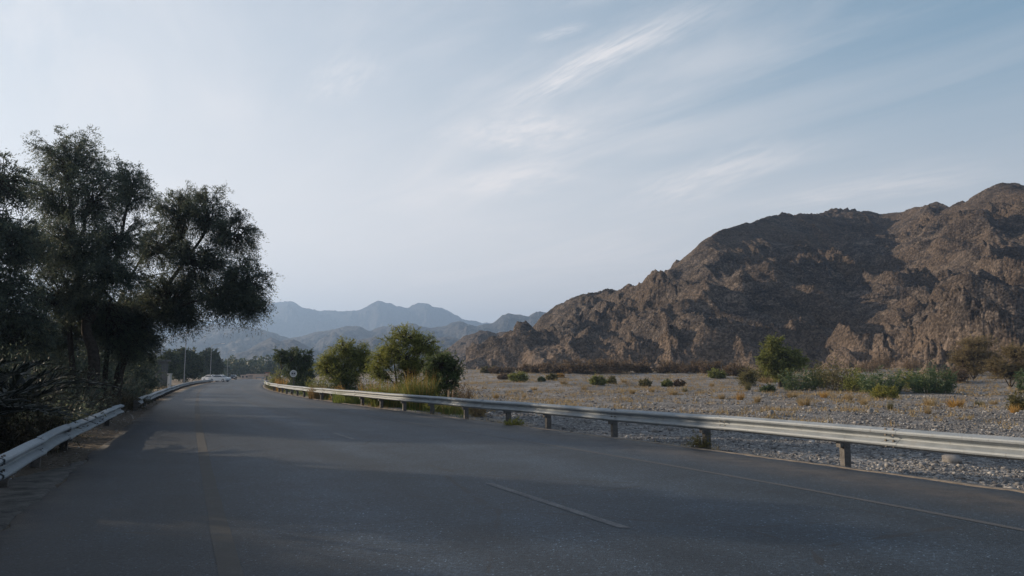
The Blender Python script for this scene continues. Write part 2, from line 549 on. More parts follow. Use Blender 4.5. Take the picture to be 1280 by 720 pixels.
sand = t.ramp(t.noise(v, 8.0, 6.0, 0.7), [(0.3, (0.20, 0.165, 0.13)), (0.7, (0.34, 0.285, 0.225))])
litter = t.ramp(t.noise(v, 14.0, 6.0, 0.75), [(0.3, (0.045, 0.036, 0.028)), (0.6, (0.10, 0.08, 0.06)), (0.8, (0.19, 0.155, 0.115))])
c = t.mix(t.mapr(t.math('ADD', sz.outputs[1], t.math('MULTIPLY', t.math('SUBTRACT', sandn, 0.5), 1.3)), 0.35, 0.65), stone, sand)
kk_ = t.mapr(t.noise(v, 0.16, 6.0, 0.7), 0.3, 0.7, 0.55, 1.2)
c = t.mix(1.0, c, t.node('ShaderNodeCombineColor', inp={0: kk_, 1: kk_, 2: kk_}).outputs[0], 'MULTIPLY')
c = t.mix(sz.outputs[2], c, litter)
t.l.new(c, b.inputs['Base Color'])
b.inputs['Roughness'].default_value = 0.92
b.inputs['Specular IOR Level'].default_value = 0.2
hh = t.math('ADD', t.math('MULTIPLY', vo.outputs['Distance'], -1.0), t.math('ADD', t.math('MULTIPLY', vo2.outputs['Distance'], -0.5), t.math('MULTIPLY', t.noise(v, 9.0, 5.0, 0.7), 0.6)))
t.l.new(t.node('ShaderNodeBump', inp={'Strength': 0.8, 'Distance': 0.09, 'Height': hh}).outputs[0], b.inputs['Normal'])
M['ground'] = m

M['stone'] = plain('river_stone', (0.23, 0.22, 0.21), 0.85, 0, 0.5, 3.0, 0.3, 40.0, 0.25)
# per-stone colour
m, t, b = new_mat('pebbles')
ge = t.node('ShaderNodeNewGeometry')
c = t.ramp(ge.outputs['Random Per Island'], [(0.0, (0.07, 0.071, 0.074)), (0.4, (0.18, 0.178, 0.178)), (0.75, (0.29, 0.28, 0.27)), (0.92, (0.38, 0.365, 0.34)), (1.0, (0.55, 0.53, 0.50))])
c = t.mix(t.mapr(t.noise(ge.outputs['Position'], 25.0, 4.0), 0.35, 0.7, 0.0, 0.35), c, (0.13, 0.11, 0.09))
t.l.new(c, b.inputs['Base Color'])
b.inputs['Roughness'].default_value = 0.85
b.inputs['Specular IOR Level'].default_value = 0.25
M['pebbles'] = m


def rock_mat(name, dark, midc, lite, tan, s=1.0, bumpd=0.5):
    m, t, b = new_mat(name)
    ge = t.node('ShaderNodeNewGeometry')
    v = ge.outputs['Position']
    st = t.mapping(v, rot=(0.0, math.radians(35), math.radians(20)), scale=(0.35 * s, 1.0 * s, 1.6 * s))
    a = t.noise(st, 0.22, 8.0, 0.68, 0.5)
    f = t.noise(v, 1.5 * s, 8.0, 0.75)
    g_ = t.noise(v, 0.035 * s, 4.0, 0.55)
    c = t.ramp(t.math('ADD', t.math('MULTIPLY', a, 0.5), t.math('MULTIPLY', f, 0.5)), [(0.38, dark), (0.49, midc), (0.60, lite)])
    c = t.mix(t.mapr(g_, 0.42, 0.60, 0.0, 0.6), c, tan)
    sx_ = t.node('ShaderNodeSeparateXYZ'); t.l.new(v, sx_.inputs[0])
    foot = t.math('ADD', sx_.outputs[2], t.math('MULTIPLY', t.math('SUBTRACT', t.noise(v, 0.05 * s, 5.0, 0.6), 0.5), 30.0 / s))
    c = t.mix(t.mapr(foot, 14.0 / s, 4.0 / s, 0.0, 0.5), c, tuple(min(1.0, q * 1.9) for q in tan))
    vo = t.node('ShaderNodeTexVoronoi', feature='F1', inp={'Scale': 2.0 * s}); t.l.new(v, vo.inputs['Vector'])
    s2 = t.node('ShaderNodeSeparateColor'); t.l.new(vo.outputs['Color'], s2.inputs[0])
    k = t.mapr(s2.outputs[0], 0.0, 1.0, 0.6, 1.45)
    c = t.mix(1.0, c, t.node('ShaderNodeCombineColor', inp={0: k, 1: k, 2: k}).outputs[0], 'MULTIPLY')
    t.l.new(c, b.inputs['Base Color'])
    b.inputs['Roughness'].default_value = 0.95
    b.inputs['Specular IOR Level'].default_value = 0.15
    vo3 = t.node('ShaderNodeTexVoronoi', feature='F1', inp={'Scale': 0.9 * s}); t.l.new(st, vo3.inputs['Vector'])
    h = t.math('ADD', t.math('MULTIPLY', f, 1.0), t.math('ADD', t.math('MULTIPLY', vo.outputs['Distance'], -0.6), t.math('MULTIPLY', vo3.outputs['Distance'], -0.9)))
    t.l.new(t.node('ShaderNodeBump', inp={'Strength': 0.9, 'Distance': bumpd, 'Height': h}).outputs[0], b.inputs['Normal'])
    return m


M['hill'] = rock_mat('desert_rock', (0.022, 0.0195, 0.019), (0.060, 0.050, 0.044), (0.165, 0.133, 0.108), (0.095, 0.071, 0.053), 1.0, 0.4)
M['far_rock'] = rock_mat('far_mountain_rock', (0.018, 0.018, 0.018), (0.038, 0.036, 0.035), (0.075, 0.07, 0.064), (0.055, 0.048, 0.042), 0.05, 10.0)
M['wall'] = plain('dim_plaster', (0.10, 0.098, 0.095), 0.9, 0, 0.25, 2.0)
M['white_wall'] = plain('pale_plaster', (0.55, 0.53, 0.50), 0.9, 0, 0.15, 3.0)
M['pink_wall'] = plain('pink_plaster', (0.52, 0.38, 0.30), 0.9, 0, 0.15, 1.0)
M['roof_red'] = plain('red_roof', (0.30, 0.12, 0.085), 0.85, 0, 0.2, 3.0)
M['glass'] = plain('window_glass', (0.05, 0.06, 0.07), 0.1, 0, 0.1)
M['shutter'] = plain('pale_blue_shutter', (0.33, 0.38, 0.42), 0.6, 0, 0.1)
M['pole'] = plain('lamp_pole_steel', (0.28, 0.28, 0.28), 0.5, 0.4, 0.2)
M['dark_pole'] = plain('dark_pole_paint', (0.06, 0.06, 0.065), 0.6, 0.2, 0.2)
M['lamp_glass'] = plain('lamp_glass', (0.7, 0.7, 0.68), 0.3, 0, 0.05)
M['car_white'] = plain('white_car_paint', (0.72, 0.73, 0.74), 0.25, 0, 0.03)
M['car_dark'] = plain('dark_car_paint', (0.03, 0.03, 0.035), 0.25, 0, 0.05)
M['tyre'] = plain('tyre_rubber', (0.02, 0.02, 0.02), 0.85, 0, 0.1)
M['rim'] = plain('wheel_rim', (0.45, 0.45, 0.46), 0.35, 0.7, 0.1)
M['red_glass'] = plain('tail_light', (0.35, 0.02, 0.015), 0.3, 0, 0.1)
M['head_glass'] = plain('head_light', (0.8, 0.8, 0.78), 0.15, 0, 0.05)
M['sign_face'] = plain('sign_face', (0.42, 0.44, 0.46), 0.55, 0, 0.12, 12.0)
M['sign_dark'] = plain('sign_print', (0.05, 0.055, 0.065), 0.6, 0, 0.1)
M['wood'] = plain('bleached_wood', (0.38, 0.28, 0.18), 0.9, 0, 0.35, 12.0, 0.4)
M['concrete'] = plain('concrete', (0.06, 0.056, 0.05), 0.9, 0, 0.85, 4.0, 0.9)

# ------------------------------------------------------------------ road edges as functions of Y
def curve_from(pts):
    pts = sorted(pts, key=lambda p: p[1])
    ys = np.array([p[1] for p in pts]); xs = np.array([p[0] for p in pts])
    # a little smoothing: fit a low-order polynomial in a compressed coordinate
    s = np.log(ys + 12.0)
    c = np.polyfit(s, xs / (ys + 12.0), 4, w=1.0 / np.sqrt(ys + 3))
    y0, y1 = 4.0, ys.max()
    def raw(y):
        return np.polyval(c, np.log(y + 12.0)) * (y + 12.0)
    def f(y):
        y = np.asarray(y, float)
        yc = np.clip(y, y0, y1)
        r = raw(yc)
        k0 = (raw(y0 + 1.0) - raw(y0)); k1 = (raw(y1) - raw(y1 - 10.0)) / 10.0
        return r + np.where(y < y0, (y - y0) * k0, 0) + np.where(y > y1, (y - y1) * k1, 0)
    return f


RAIL_R = [(1280, 546.7), (1147, 536.5), (1033, 529), (880, 518), (760, 509.5), (685, 504.3), (622, 500.7), (554, 496.2), (507, 492.8), (470, 490.2), (432, 487.5), (397, 484.8), (367, 481.8), (343, 478.6), (335, 475.6)]
rr = [plane(x, y, 0.71) for x, y in RAIL_R] + [(-53.5, 165.0), (-73.0, 228.0)]
XR_rail = curve_from(rr)
LE = [(0, 657), (67, 612), (133, 552), (173, 519), (213, 497), (250, 481.5), (262, 478), (285, 475), (300, 474)]
XL = curve_from([plane(x, y) for x, y in LE])
XR = lambda y: XR_rail(y) - 0.22
CL = [(780, 660), (610, 604), (540, 580), (445, 549), (412, 541), (350, 519), (312, 502), (296, 493), (287, 484.5), (290, 479), (300, 476)]
XC = curve_from([plane(x, y) for x, y in CL])
YLn = [(290, 720), (272, 655), (256, 575), (249, 530), (245.5, 505), (247, 493), (252, 486), (263, 480.5), (280, 477)]
XY = curve_from([plane(x, y) for x, y in YLn])
RAIL_L1 = [(0, 566), (48, 546.5), (80, 532), (107, 520), (153, 505)]
RAIL_L2 = [(175, 497), (193, 490), (210, 484), (229, 479), (249, 476.2), (260, 474.6)]
XLr = curve_from([plane(x, y, 0.58) for x, y in RAIL_L1 + RAIL_L2])


def ground_z(x, y):
    x = np.asarray(x, float); y = np.asarray(y, float)
    eR = (x - XR(y)) * 0.9
    eL = (XL(y) - x) * 0.9
    near = (y < 260)
    r = np.hypot(x, y)
    n = fbm(x / 7.0, y / 7.0, 3, 3)
    n2 = fbm(x / 1.3, y / 1.3, 3, 9)
    bank = 1 - 0.85 * sstep(25, 31, y) * sstep(15, 8, eR)
    zr = -0.04 - (0.42 * sstep(0.1, 2.6, eR) + 0.35 * sstep(3, 18, eR)) * bank + (0.16 * n + 0.035 * n2) * sstep(0.5, 4, eR)
    zr = zr + 3.3 * sstep(60, 190, r) * sstep(4, 40, eR) + 0.5 * fbm(x / 30.0, y / 30.0, 2, 21) * sstep(60, 140, r) * sstep(4, 30, eR)
    zl = -0.012 + 0.02 * sstep(0.2, 1.0, eL) + (0.12 * n + 0.03 * n2) * sstep(0.8, 5, eL) + 0.25 * sstep(2.5, 9, eL)
    z = np.where(eR > 0, zr, np.where(eL > -0.25, zl, -0.05))
    far = sstep(255, 330, y)
    z = np.where(eR > 40, z, z * (1 - far) - 0.05 * far)
    return z


def on_ground(px, py, ymin=4.0, ymax=420.0):
    u, e = ray(px, py)
    ys = np.linspace(ymin, ymax, 4000)
    d = CAMZ + e * ys - ground_z(u * ys, ys)
    k = np.argmax(d <= 0) if (d <= 0).any() else len(ys) - 1
    Y = ys[k]
    return Vector((u * Y, Y, float(ground_z(u * Y, Y))))


# ------------------------------------------------------------------ ground sheet
def build_ground():
    front = np.linspace(-48, 48, 460)
    back = np.linspace(48, 312, 90)[1:-1]
    az = np.radians(np.concatenate([front, back]))
    rad = np.concatenate([[0.3], np.geomspace(1.0, 300.0, 220), np.geomspace(320, 5800, 44)])
    A, R = np.meshgrid(az, rad)
    X = R * np.sin(A); Y = R * np.cos(A)
    Z = ground_z(X, Y)
    Z = np.where(R > 330, np.minimum(Z, 3.0), Z)
    na, nr = len(az), len(rad)
    V = np.stack([X.ravel(), Y.ravel(), Z.ravel()], 1)
    i = np.arange(nr - 1)[:, None] * na; j = np.arange(na)[None, :]; j2 = (j + 1) % na
    q = np.stack([i + j, i + j2, i + na + j2, i + na + j], -1).reshape(-1, 4)[:, ::-1]
    me = np_mesh('ground', V, q, np.stack([np.arange(na), (np.arange(na) + 1) % na, np.full(na, 0)], 1)[1:-1], smooth=True)
    eR = (X - XR(Y)) * 0.9; eL = (XL(Y) - X) * 0.9
    gravel = np.ones_like(X)
    sandz = 0.6 * sstep(30, 65, R) * (eR > 0) * (0.6 + 0.5 * fbm(X / 12, Y / 12, 2, 33)) + 0.55 * sstep(1.3, 0.0, eR) * (eR > -0.5)
    sandz = sandz + 0.75 * np.exp(-((eR - 1.6) / 1.3) ** 2) * sstep(17, 21, Y) * sstep(40, 28, Y)
    sandz = np.where(eL > -0.3, 0.85, sandz)
    sandz = np.where((Y > 200) & (eR < 40), 0.8, sandz)
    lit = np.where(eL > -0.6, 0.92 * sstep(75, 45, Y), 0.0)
    colr = np.stack([gravel, np.clip(sandz, 0, 1), np.clip(lit, 0, 1), np.ones_like(X)], -1).reshape(-1, 4).astype(np.float32)
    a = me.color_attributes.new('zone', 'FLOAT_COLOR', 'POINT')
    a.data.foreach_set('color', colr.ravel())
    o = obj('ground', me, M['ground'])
    tag(o, 'grey gravel river bed and dry sandy verge around the road', kind='structure')


build_ground()


def strip(name, fl, fr, ys, z, mat, parent=None, ncol=2, uvname=None, skirt=0.0, wob=0.0, seed=0):
    rows = []
    uvs = []
    for k in range(ncol):
        f = k / (ncol - 1)
        xl = fl(ys); xr = fr(ys)
        if wob:
            xl = xl + wob * fbm(ys * 2.3, ys * 0 + 3.3, 3, seed); xr = xr + wob * fbm(ys * 2.3, ys * 0 + 9.3, 3, seed + 4)
        x = xl * (1 - f) + xr * f
        rows.append(np.stack([x, ys, np.full_like(ys, z)], 1)); uvs.append(np.stack([np.full_like(ys, f), ys], 1))
    if skirt:
        a = rows[0].copy(); a[:, 0] -= 0.05; a[:, 2] -= skirt
        c_ = rows[-1].copy(); c_[:, 0] += 0.05; c_[:, 2] -= skirt
        rows = [a] + rows + [c_]; uvs = [uvs[0]] + uvs + [uvs[-1]]
    n = len(ys); nc = len(rows)
    V = np.concatenate(rows); U = np.concatenate(uvs)
    j = np.arange(nc - 1)[:, None] * n; i = np.arange(n - 1)[None, :]
    q = np.stack([j + i, j + n + i, j + n + i + 1, j + i + 1], -1).reshape(-1, 4)
    me = np_mesh(name, V, q)
    if uvname:
        l = me.uv_layers.new(name=uvname)
        l.data.foreach_set('uv', U[q.ravel()].astype(np.float32).ravel())
    return obj(name, me, mat, parent)


YS = np.concatenate([np.linspace(-30, 3, 20), np.linspace(4, 60, 180), np.linspace(61, 262, 120)])
# ragged asphalt edges
XLe = lambda y: XL(y) + 0.10 * fbm(np.asarray(y) * 1.1, np.asarray(y) * 0 + 1.5, 3, 40)
XRe = lambda y: XR(y) + 0.05 * fbm(np.asarray(y) * 1.3, np.asarray(y) * 0 + 7.5, 3, 44)
road = strip('road', XLe, XRe, YS, 0.0, M['asphalt'], ncol=14, uvname='road', skirt=0.12)
tag(road, 'worn dark grey asphalt road sweeping away to the bend', kind='structure')
ys_f = lambda a, b_: np.linspace(a, b_, max(4, int((b_ - a) * 1.5)))
strip('edge_line', lambda y: XY(y) - 0.10, lambda y: XY(y) + 0.10, ys_f(3, 190), 0.004, M['yellow_paint'], road, wob=0.012)
XW = lambda y: XR(y) - 2.62
strip('edge_line', lambda y: XW(y) - 0.06, lambda y: XW(y) + 0.06, ys_f(3, 120), 0.004, M['faint_paint'], road, wob=0.012, seed=3)
dy = [(plane(780, 660)[1], plane(610, 604)[1]), (plane(447, 549.5)[1], plane(412, 541)[1]), (29.5, 32.5), (40, 43), (51, 54), (62, 65), (73, 76), (84, 87), (95, 98), (106, 109)]
for a, b_ in dy:
    strip('lane_dash', lambda y: XC(y) - 0.065, lambda y: XC(y) + 0.065, np.linspace(a, b_, 14), 0.004, M['white_paint'] if a < 25 else M['faint_paint'], road, wob=0.01, seed=int(a))
# sand lip along the right edge of the asphalt
sandlip = strip('sandy_verge', lambda y: XRe(y) - 0.03, lambda y: XRe(y) + 0.17, np.linspace(3, 120, 500), 0.006, plain('verge_sand', (0.20, 0.165, 0.13), 0.95, 0, 0.5, 5.0, 0.5), wob=0.10, seed=60, skirt=0.08)
tag(sandlip, 'thin pale sandy lip along the outer asphalt edge', kind='structure')
# concrete apron under the near left guardrail
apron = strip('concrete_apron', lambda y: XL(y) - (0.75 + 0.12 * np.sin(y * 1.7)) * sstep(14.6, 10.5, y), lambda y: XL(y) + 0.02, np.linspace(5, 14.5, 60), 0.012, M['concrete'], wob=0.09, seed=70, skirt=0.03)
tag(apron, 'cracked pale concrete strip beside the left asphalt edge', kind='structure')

# ------------------------------------------------------------------ hill at the right
def crest(pts):
    return [np.array(at(x, y, Y)) for x, y, Y in pts]


CREST = crest([(612, 458, 300), (650, 424, 300), (690, 388, 300), (720, 374, 300), (760, 364, 298), (790, 364, 295), (820, 347, 290), (850, 332, 288), (870, 311, 285), (890, 296, 285), (930, 283, 305), (975, 270, 335), (1010, 271, 360), (1040, 265, 374), (1060, 263, 378), (1100, 270, 376), (1130, 268, 362), (1150, 260, 346), (1170, 256, 330), (1190, 261, 320), (1210, 253, 308), (1230, 241, 302), (1252, 231, 298), (1265, 233, 296), (1280, 236, 294), (1340, 228, 285), (1450, 250, 275), (1600, 260, 260)])
SPURS = [
    (crest([(890, 296, 285), (872, 335, 264), (852, 392, 228), (838, 436, 192), (832, 462, 168)]), 0.72),
    (crest([(720, 374, 300), (705, 415, 260), (692, 452, 215)]), 0.62),
    (crest([(795, 364, 295), (775, 410, 250), (760, 450, 205)]), 0.66),
    (crest([(1252, 231, 298), (1236, 285, 258), (1228, 340, 215), (1232, 392, 170), (1246, 440, 135)]), 0.60),
    (crest([(1170, 256, 320), (1176, 300, 288), (1182, 345, 258), (1180, 385, 226), (1120, 425, 205), (1030, 448, 185)]), 0.50),
    (crest([(1450, 250, 275), (1420, 330, 210), (1400, 430, 125)]), 0.6),
]


def seg_field(X, Y, pts, slope):
    H = np.full(X.shape, -50.0)
    for a, b_ in zip(pts[:-1], pts[1:]):
        d = b_ - a
        L2 = d[0] ** 2 + d[1] ** 2
        tt = np.clip(((X - a[0]) * d[0] + (Y - a[1]) * d[1]) / L2, 0, 1)
        dist = np.hypot(X - a[0] - tt * d[0], Y - a[1] - tt * d[1])
        z = a[2] + tt * d[2]
        H = np.maximum(H, z - slope * dist * (1 - 0.18 * np.clip(dist / 120, 0, 1)))
    return H


def hill_height(X, Y):
    wx = X + 7 * fbm(X / 38, Y / 38, 3, 50); wy = Y + 7 * fbm(X / 38, Y / 38, 3, 57)
    hc = seg_field(X, Y, CREST, 0.60)
    cd = np.full(X.shape, 1e9)
    for a, b_ in zip(CREST[:-1], CREST[1:]):
        d = b_ - a
        tt = np.clip(((X - a[0]) * d[0] + (Y - a[1]) * d[1]) / (d[0] ** 2 + d[1] ** 2), 0, 1)
        cd = np.minimum(cd, np.hypot(X - a[0] - tt * d[0], Y - a[1] - tt * d[1]))
    ck = 0.22 + 0.78 * sstep(3, 45, cd)
    hw = seg_field(wx, wy, CREST, 0.60)
    H = hc * (1 - ck) + hw * ck
    for pts, s in SPURS:
        H = np.maximum(H, seg_field(wx, wy, pts, s) - 1.5)
    # gullies, buttresses and angular crags
    g = ridged(wx / 52, wy / 52, 3, 61, 0.5) - 0.35
    c1 = ridged((wx + 0.42 * wy) / 24, (wy - 0.42 * wx) / 95, 4, 71, 0.52) - 0.35
    qx = X + 2.5 * fbm(X / 9, Y / 9, 2, 88); qy = Y + 2.5 * fbm(X / 9, Y / 9, 2, 89)
    b1 = worley((qx + 0.45 * qy) / 13, (qy - 0.45 * qx) / 20, 3)
    b2 = worley((qx + 0.45 * qy) / 5.0, (qy - 0.45 * qx) / 7.5, 5)
    b3 = worley((qx + 0.3 * qy) / 1.9, (qy - 0.3 * qx) / 2.6, 7)
    c2 = ridged((wx + 0.6 * wy) / 3.6, (wy - 0.6 * wx) / 6.5, 3, 81, 0.6) - 0.35
    c3 = fbm(X / 1.3, Y / 1.3, 3, 91, 0.65)
    crag = sstep(-0.05, 0.35, fbm(X / 48, Y / 48, 2, 97) + 0.25 * fbm(X / 12, Y / 12, 2, 99))
    H = H + ck * (9.0 * g + (9.0 + 2.0 * crag) * c1 + 1.4 * crag * b1) + (0.5 + 0.5 * ck) * ((0.1 + 0.75 * crag) * b2 + (0.14 + 0.4 * crag) * b3 + (0.22 + 0.2 * crag) * c3 + 0.5 * crag * c2)
    return H


def build_hill():
    u = np.linspace(-0.06, 0.92, 740)
    Yv = np.concatenate([np.linspace(112, 340, 400), np.linspace(341, 400, 70), np.linspace(402, 470, 24)])
    U, YY = np.meshgrid(u, Yv)
    X = U * YY
    Z = hill_height(X, YY)
    # bring the skyline to the one seen from the road
    su = np.array([p[0] / p[1] for p in CREST]); se = np.array([(p[2] + 1.2 - CAMZ) / p[1] for p in CREST]); sy = np.array([p[1] for p in CREST])
    got = ((Z - CAMZ) / YY).max(0)
    dl_ = np.clip(np.interp(u, su, se) - got, -0.05, 0.05)
    ker = np.ones(25) / 25.0
    dl_ = np.convolve(np.pad(dl_, 12, mode='edge'), ker, 'valid') * sstep(0.0, 0.04, u)
    yc = np.interp(u, su, sy)
    Z = Z + (dl_ * yc)[None, :] * np.exp(-np.where(YY < yc[None, :], (yc[None, :] - YY) / 55.0, 0.0) ** 2)
    gz = ground_z(X, YY)
    Z = np.maximum(Z, gz - 2.0)
    # shingle fan: soft foot
    na, nr = len(u), len(Yv)
    V = np.stack([X.ravel(), YY.ravel(), Z.ravel()], 1)
    i = np.arange(nr - 1)[:, None] * na; j = np.arange(na - 1)[None, :]
    q = np.stack([i + j, i + j + 1, i + na + j + 1, i + na + j], -1).reshape(-1, 4)
    # drop quads far below ground
    zz = (Z - gz).ravel()
    keep = (zz[q] > -1.6).any(1)
    me = np_mesh('hill', V, q[keep], smooth=False)
    tag(obj('hill', me, M['hill']), 'rugged brown desert hill rising beyond the gravel river bed', kind='structure')


build_hill()

# ------------------------------------------------------------------ distant mountains
def mountain(name, label, sky_pts, D, depth, seed, mat, nu=420, nt=70, rough=1.0, pw=1.25):
    r_ = [ray(x, y) for x, y in sky_pts]
    us = np.array([a for a, _ in r_]); es = np.array([b_ for _, b_ in r_])
    u = np.linspace(us.min(), us.max(), nu)
    tt = np.linspace(-1, 0.8, nt)
    U, T = np.meshgrid(u, tt)
    Y = D + T * depth
    X = U * Y
    away = np.abs(T)
    sw = 0.035 * depth / D * 2.2
    Us = U + sstep(0.02, 0.5, away) * sw * fbm(X / (depth * 0.35), Y / (depth * 0.35), 3, seed)
    S = np.interp(Us, us, es) * D + CAMZ
    prof = np.clip(1 - away, 0, 1) ** pw
    g = ridged(X / (depth * 0.30), Y / (depth * 0.42), 5, seed + 3, 0.55) - 0.4
    peak = es.max() * D
    Z = S * prof + rough * peak * 0.34 * g * np.sqrt(prof) * sstep(0.0, 0.22, away) + 0.05 * peak * fbm(X / (depth * 0.06), Y / (depth * 0.06), 5, seed + 9, 0.6) * (0.35 + 0.65 * sstep(0, 0.2, away))
    Z = np.where(away > 0.97, -1.5, Z)
    V = np.stack([X.ravel(), Y.ravel(), Z.ravel()], 1)
    i = np.arange(nt - 1)[:, None] * nu; j = np.arange(nu - 1)[None, :]
    q = np.stack([i + j, i + j + 1, i + nu + j + 1, i + nu + j], -1).reshape(-1, 4)
    tag(obj(name, np_mesh(name, V, q), mat), label, kind='structure')


mountain('dark_foothill', 'dark bare foothill behind the roadside trees',
         [(520, 470), (545, 447), (560, 434), (581, 420), (599, 413), (610, 413), (620, 416), (634, 414), (660, 408), (700, 405), (760, 430)], 560, 170, 201, M['hill'], 420, 110, 0.7)
mountain('blue_mountains', 'low blue hazy hills in front of the mountain range',
         [(120, 452), (180, 430), (240, 440), (272, 452), (297, 446), (318, 432), (339, 421), (350, 426), (361, 424), (372, 426), (385, 432), (400, 439), (418, 432), (432, 426), (450, 424), (470, 421), (490, 424), (510, 419), (540, 424), (560, 420), (600, 428), (640, 440), (700, 440)], 1500, 520, 221, M['far_rock'], 500, 90, 1.0)
mountain('blue_mountains', 'jagged blue mountain range behind the roadside trees',
         [(60, 425), (140, 418), (200, 425), (240, 412), (255, 408), (267, 405.5), (287, 405.5), (297, 408), (318, 410), (339, 415), (350, 419), (362, 422), (373, 421), (391, 416), (409, 413), (430, 408), (450, 408), (462, 413), (477, 409), (492, 406), (513, 404.5), (528, 407.5), (539, 409), (551, 409), (566, 403), (575, 402), (584, 404.5), (596, 408), (605, 404.5), (617, 403), (628, 394), (636, 392), (646, 393), (654, 395), (661, 395), (668, 391), (675, 389), (690, 392), (740, 395), (800, 420)], 2100, 700, 241, M['far_rock'], 560, 64, 1.0)
mountain('pale_mountains', 'pale far mountain range fading into haze',
         [(120, 430), (220, 405), (290, 396), (320, 387), (341, 378.5), (355, 375.5), (367, 376.5), (379, 384), (400, 387), (421, 388), (437, 387.5), (448, 386.5), (461, 380), (474, 374.5), (486, 378), (498, 382), (510, 383.5), (518, 380), (525, 377.5), (533, 378.5), (540, 381), (552, 385), (563, 389), (572, 394), (581, 399), (600, 402), (620, 404), (680, 408), (760, 415), (860, 440)], 4000, 950, 261, M['far_rock'], 500, 60, 0.8)

# ------------------------------------------------------------------ guardrails
W_PROF = [(0.0, 0.31), (0.012, 0.305), (0.098, 0.274), (0.108, 0.252), (0.102, 0.226), (0.012, 0.172), (0.006, 0.155), (0.012, 0.138), (0.102, 0.084), (0.108, 0.058), (0.098, 0.036), (0.012, 0.005), (0.0, 0.0)]


def resample(f, y0, y1, side):
    ys = np.linspace(y0, y1, 1500)
    xs = f(ys)
    s = np.concatenate([[0], np.cumsum(np.hypot(np.diff(xs), np.diff(ys)))])
    return xs, ys, s


def guardrail(name, label, f, y0, y1, top, side, step, posts=None, panel=3.8, bolts=4):
    """side = +1: the rail's traffic face looks towards +X, -1: towards -X"""
    xs, ys, s = resample(f, y0, y1, side)
    base = Vector((float(xs[0]), float(ys[0]), 0.0))
    root = thing(name, label, 'guardrail', base)
    L = s[-1]
    def pos(d):
        d = min(max(d, 0), L)
        return np.array([np.interp(d, s, xs), np.interp(d, s, ys)])
    def frame(d):
        tv = pos(min(d + 0.3, L)) - pos(max(d - 0.3, 0)); tv /= np.linalg.norm(tv)
        nrm = np.array([tv[1], -tv[0]]) * side          # towards traffic
        return pos(d), tv, nrm
    prof = [(a, z) for a, z in W_PROF] + [(a - 0.006, z) for a, z in reversed(W_PROF)]
    npf = len(prof)
    d = 0.0; k = 0
    while d < L - 0.2:
        e = min(d + panel + 0.28, L)
        dd = np.linspace(d, e, 10)
        V = []; off = 0.0 if k % 2 else 0.013
        sag = random.uniform(-0.008, 0.008); til = random.uniform(-0.006, 0.006)
        for q in dd:
            p, tv, nrm = frame(q)
            hz = top - 0.31 + sag + til * (q - d) / panel + 0.008 * math.sin(q * 0.7)
            p = p + nrm * 0.012 * math.sin(q * 1.9 + k)
            for a, z in prof:
                V.append((p[0] + nrm[0] * (a + off) - base.x, p[1] + nrm[1] * (a + off) - base.y, z + hz))
        n = len(dd)
        F = [(i * npf + j, i * npf + (j + 1) % npf, (i + 1) * npf + (j + 1) % npf, (i + 1) * npf + j) for i in range(n - 1) for j in range(npf)]
        F += [tuple(range(npf)), tuple(range((n - 1) * npf + npf - 1, (n - 1) * npf - 1, -1))]
        mb = MB(); mb.add(V, F)
        po = mb.build('rail_panel', M['steel'], root)
        if k < bolts:
            for bs in (0.07, 0.21):
                for bz, ba in ((0.285, 0.045), (0.20, 0.05), (0.11, 0.05), (0.025, 0.045)):
                    p, tv, nrm = frame(d + bs)
                    c0 = Vector((p[0] + nrm[0] * (ba + off) - base.x, p[1] + nrm[1] * (ba + off) - base.y, bz + top - 0.31))
                    MB().tube([c0, c0 + Vector((nrm[0], nrm[1], 0)) * 0.026], 0.019, 6).build('bolt', M['bolt'], po)
        d += panel; k += 1
    # posts
    ds = []
    if posts:
        for yy in posts:
            ds.append(float(np.interp(yy, ys, s)))
    q = (ds[-1] if ds else -step * 0.6) + step
    while q < L - 0.1:
        ds.append(q); q += step
    pm = MB()
    h = top - 0.13
    pm.box(-0.05, 0.05, -0.075, -0.069, -0.5, h); pm.box(-0.05, 0.05, 0.069, 0.075, -0.5, h); pm.box(-0.05, -0.044, -0.069, 0.069, -0.5, h)
    pmesh = pm.mesh('post'); pmesh.materials.append(M['post'])
    bm_ = MB().box(-0.045, 0.045, 0.075, 0.155, h - 0.27, h + 0.005).mesh('spacer_block'); bm_.materials.append(M['post'])
    for q in ds:
        p, tv, nrm = frame(q)
        c0 = p - nrm * 0.165
        rz = math.atan2(nrm[1], nrm[0]) - math.pi / 2
        po = obj('post', pmesh, None, root, (c0[0] - base.x, c0[1] - base.y, 0), rz)
        po.rotation_euler[0] = random.uniform(-0.02, 0.02); po.rotation_euler[1] = random.uniform(-0.02, 0.02)
        obj('spacer_block', bm_, None, po)
    return root


def post_y(pts, z=0.0):
    return [plane(x, y, z)[1] for x, y in pts]


guardrail('guardrail', 'long steel guardrail curving along the gravel river bed, catching the sun', XR_rail, 5.0, 118.0, 0.71, -1, 3.3,
          posts=[9.9] + [float(plane(x, y, 0.71)[1]) for x, y in ((1040, 529.6), (873, 517.6), (764, 509.8), (685, 504.3), (627, 501.0))], panel=3.9, bolts=6)
guardrail('guardrail', 'near length of steel guardrail in shade below the big trees', XLr, 4.0, float(plane(153, 505, 0.58)[1]), 0.58, 1, 2.7,
          posts=[float(plane(x, y, 0.58)[1]) for x, y in ((25, 556), (62, 540), (91, 527), (143, 508))], panel=2.95, bolts=8)
guardrail('guardrail', 'farther length of steel guardrail leading to the parked white cars', XLr, float(plane(174, 497.3, 0.58)[1]), 150.0, 0.58, 1, 2.7, panel=3.9, bolts=0)

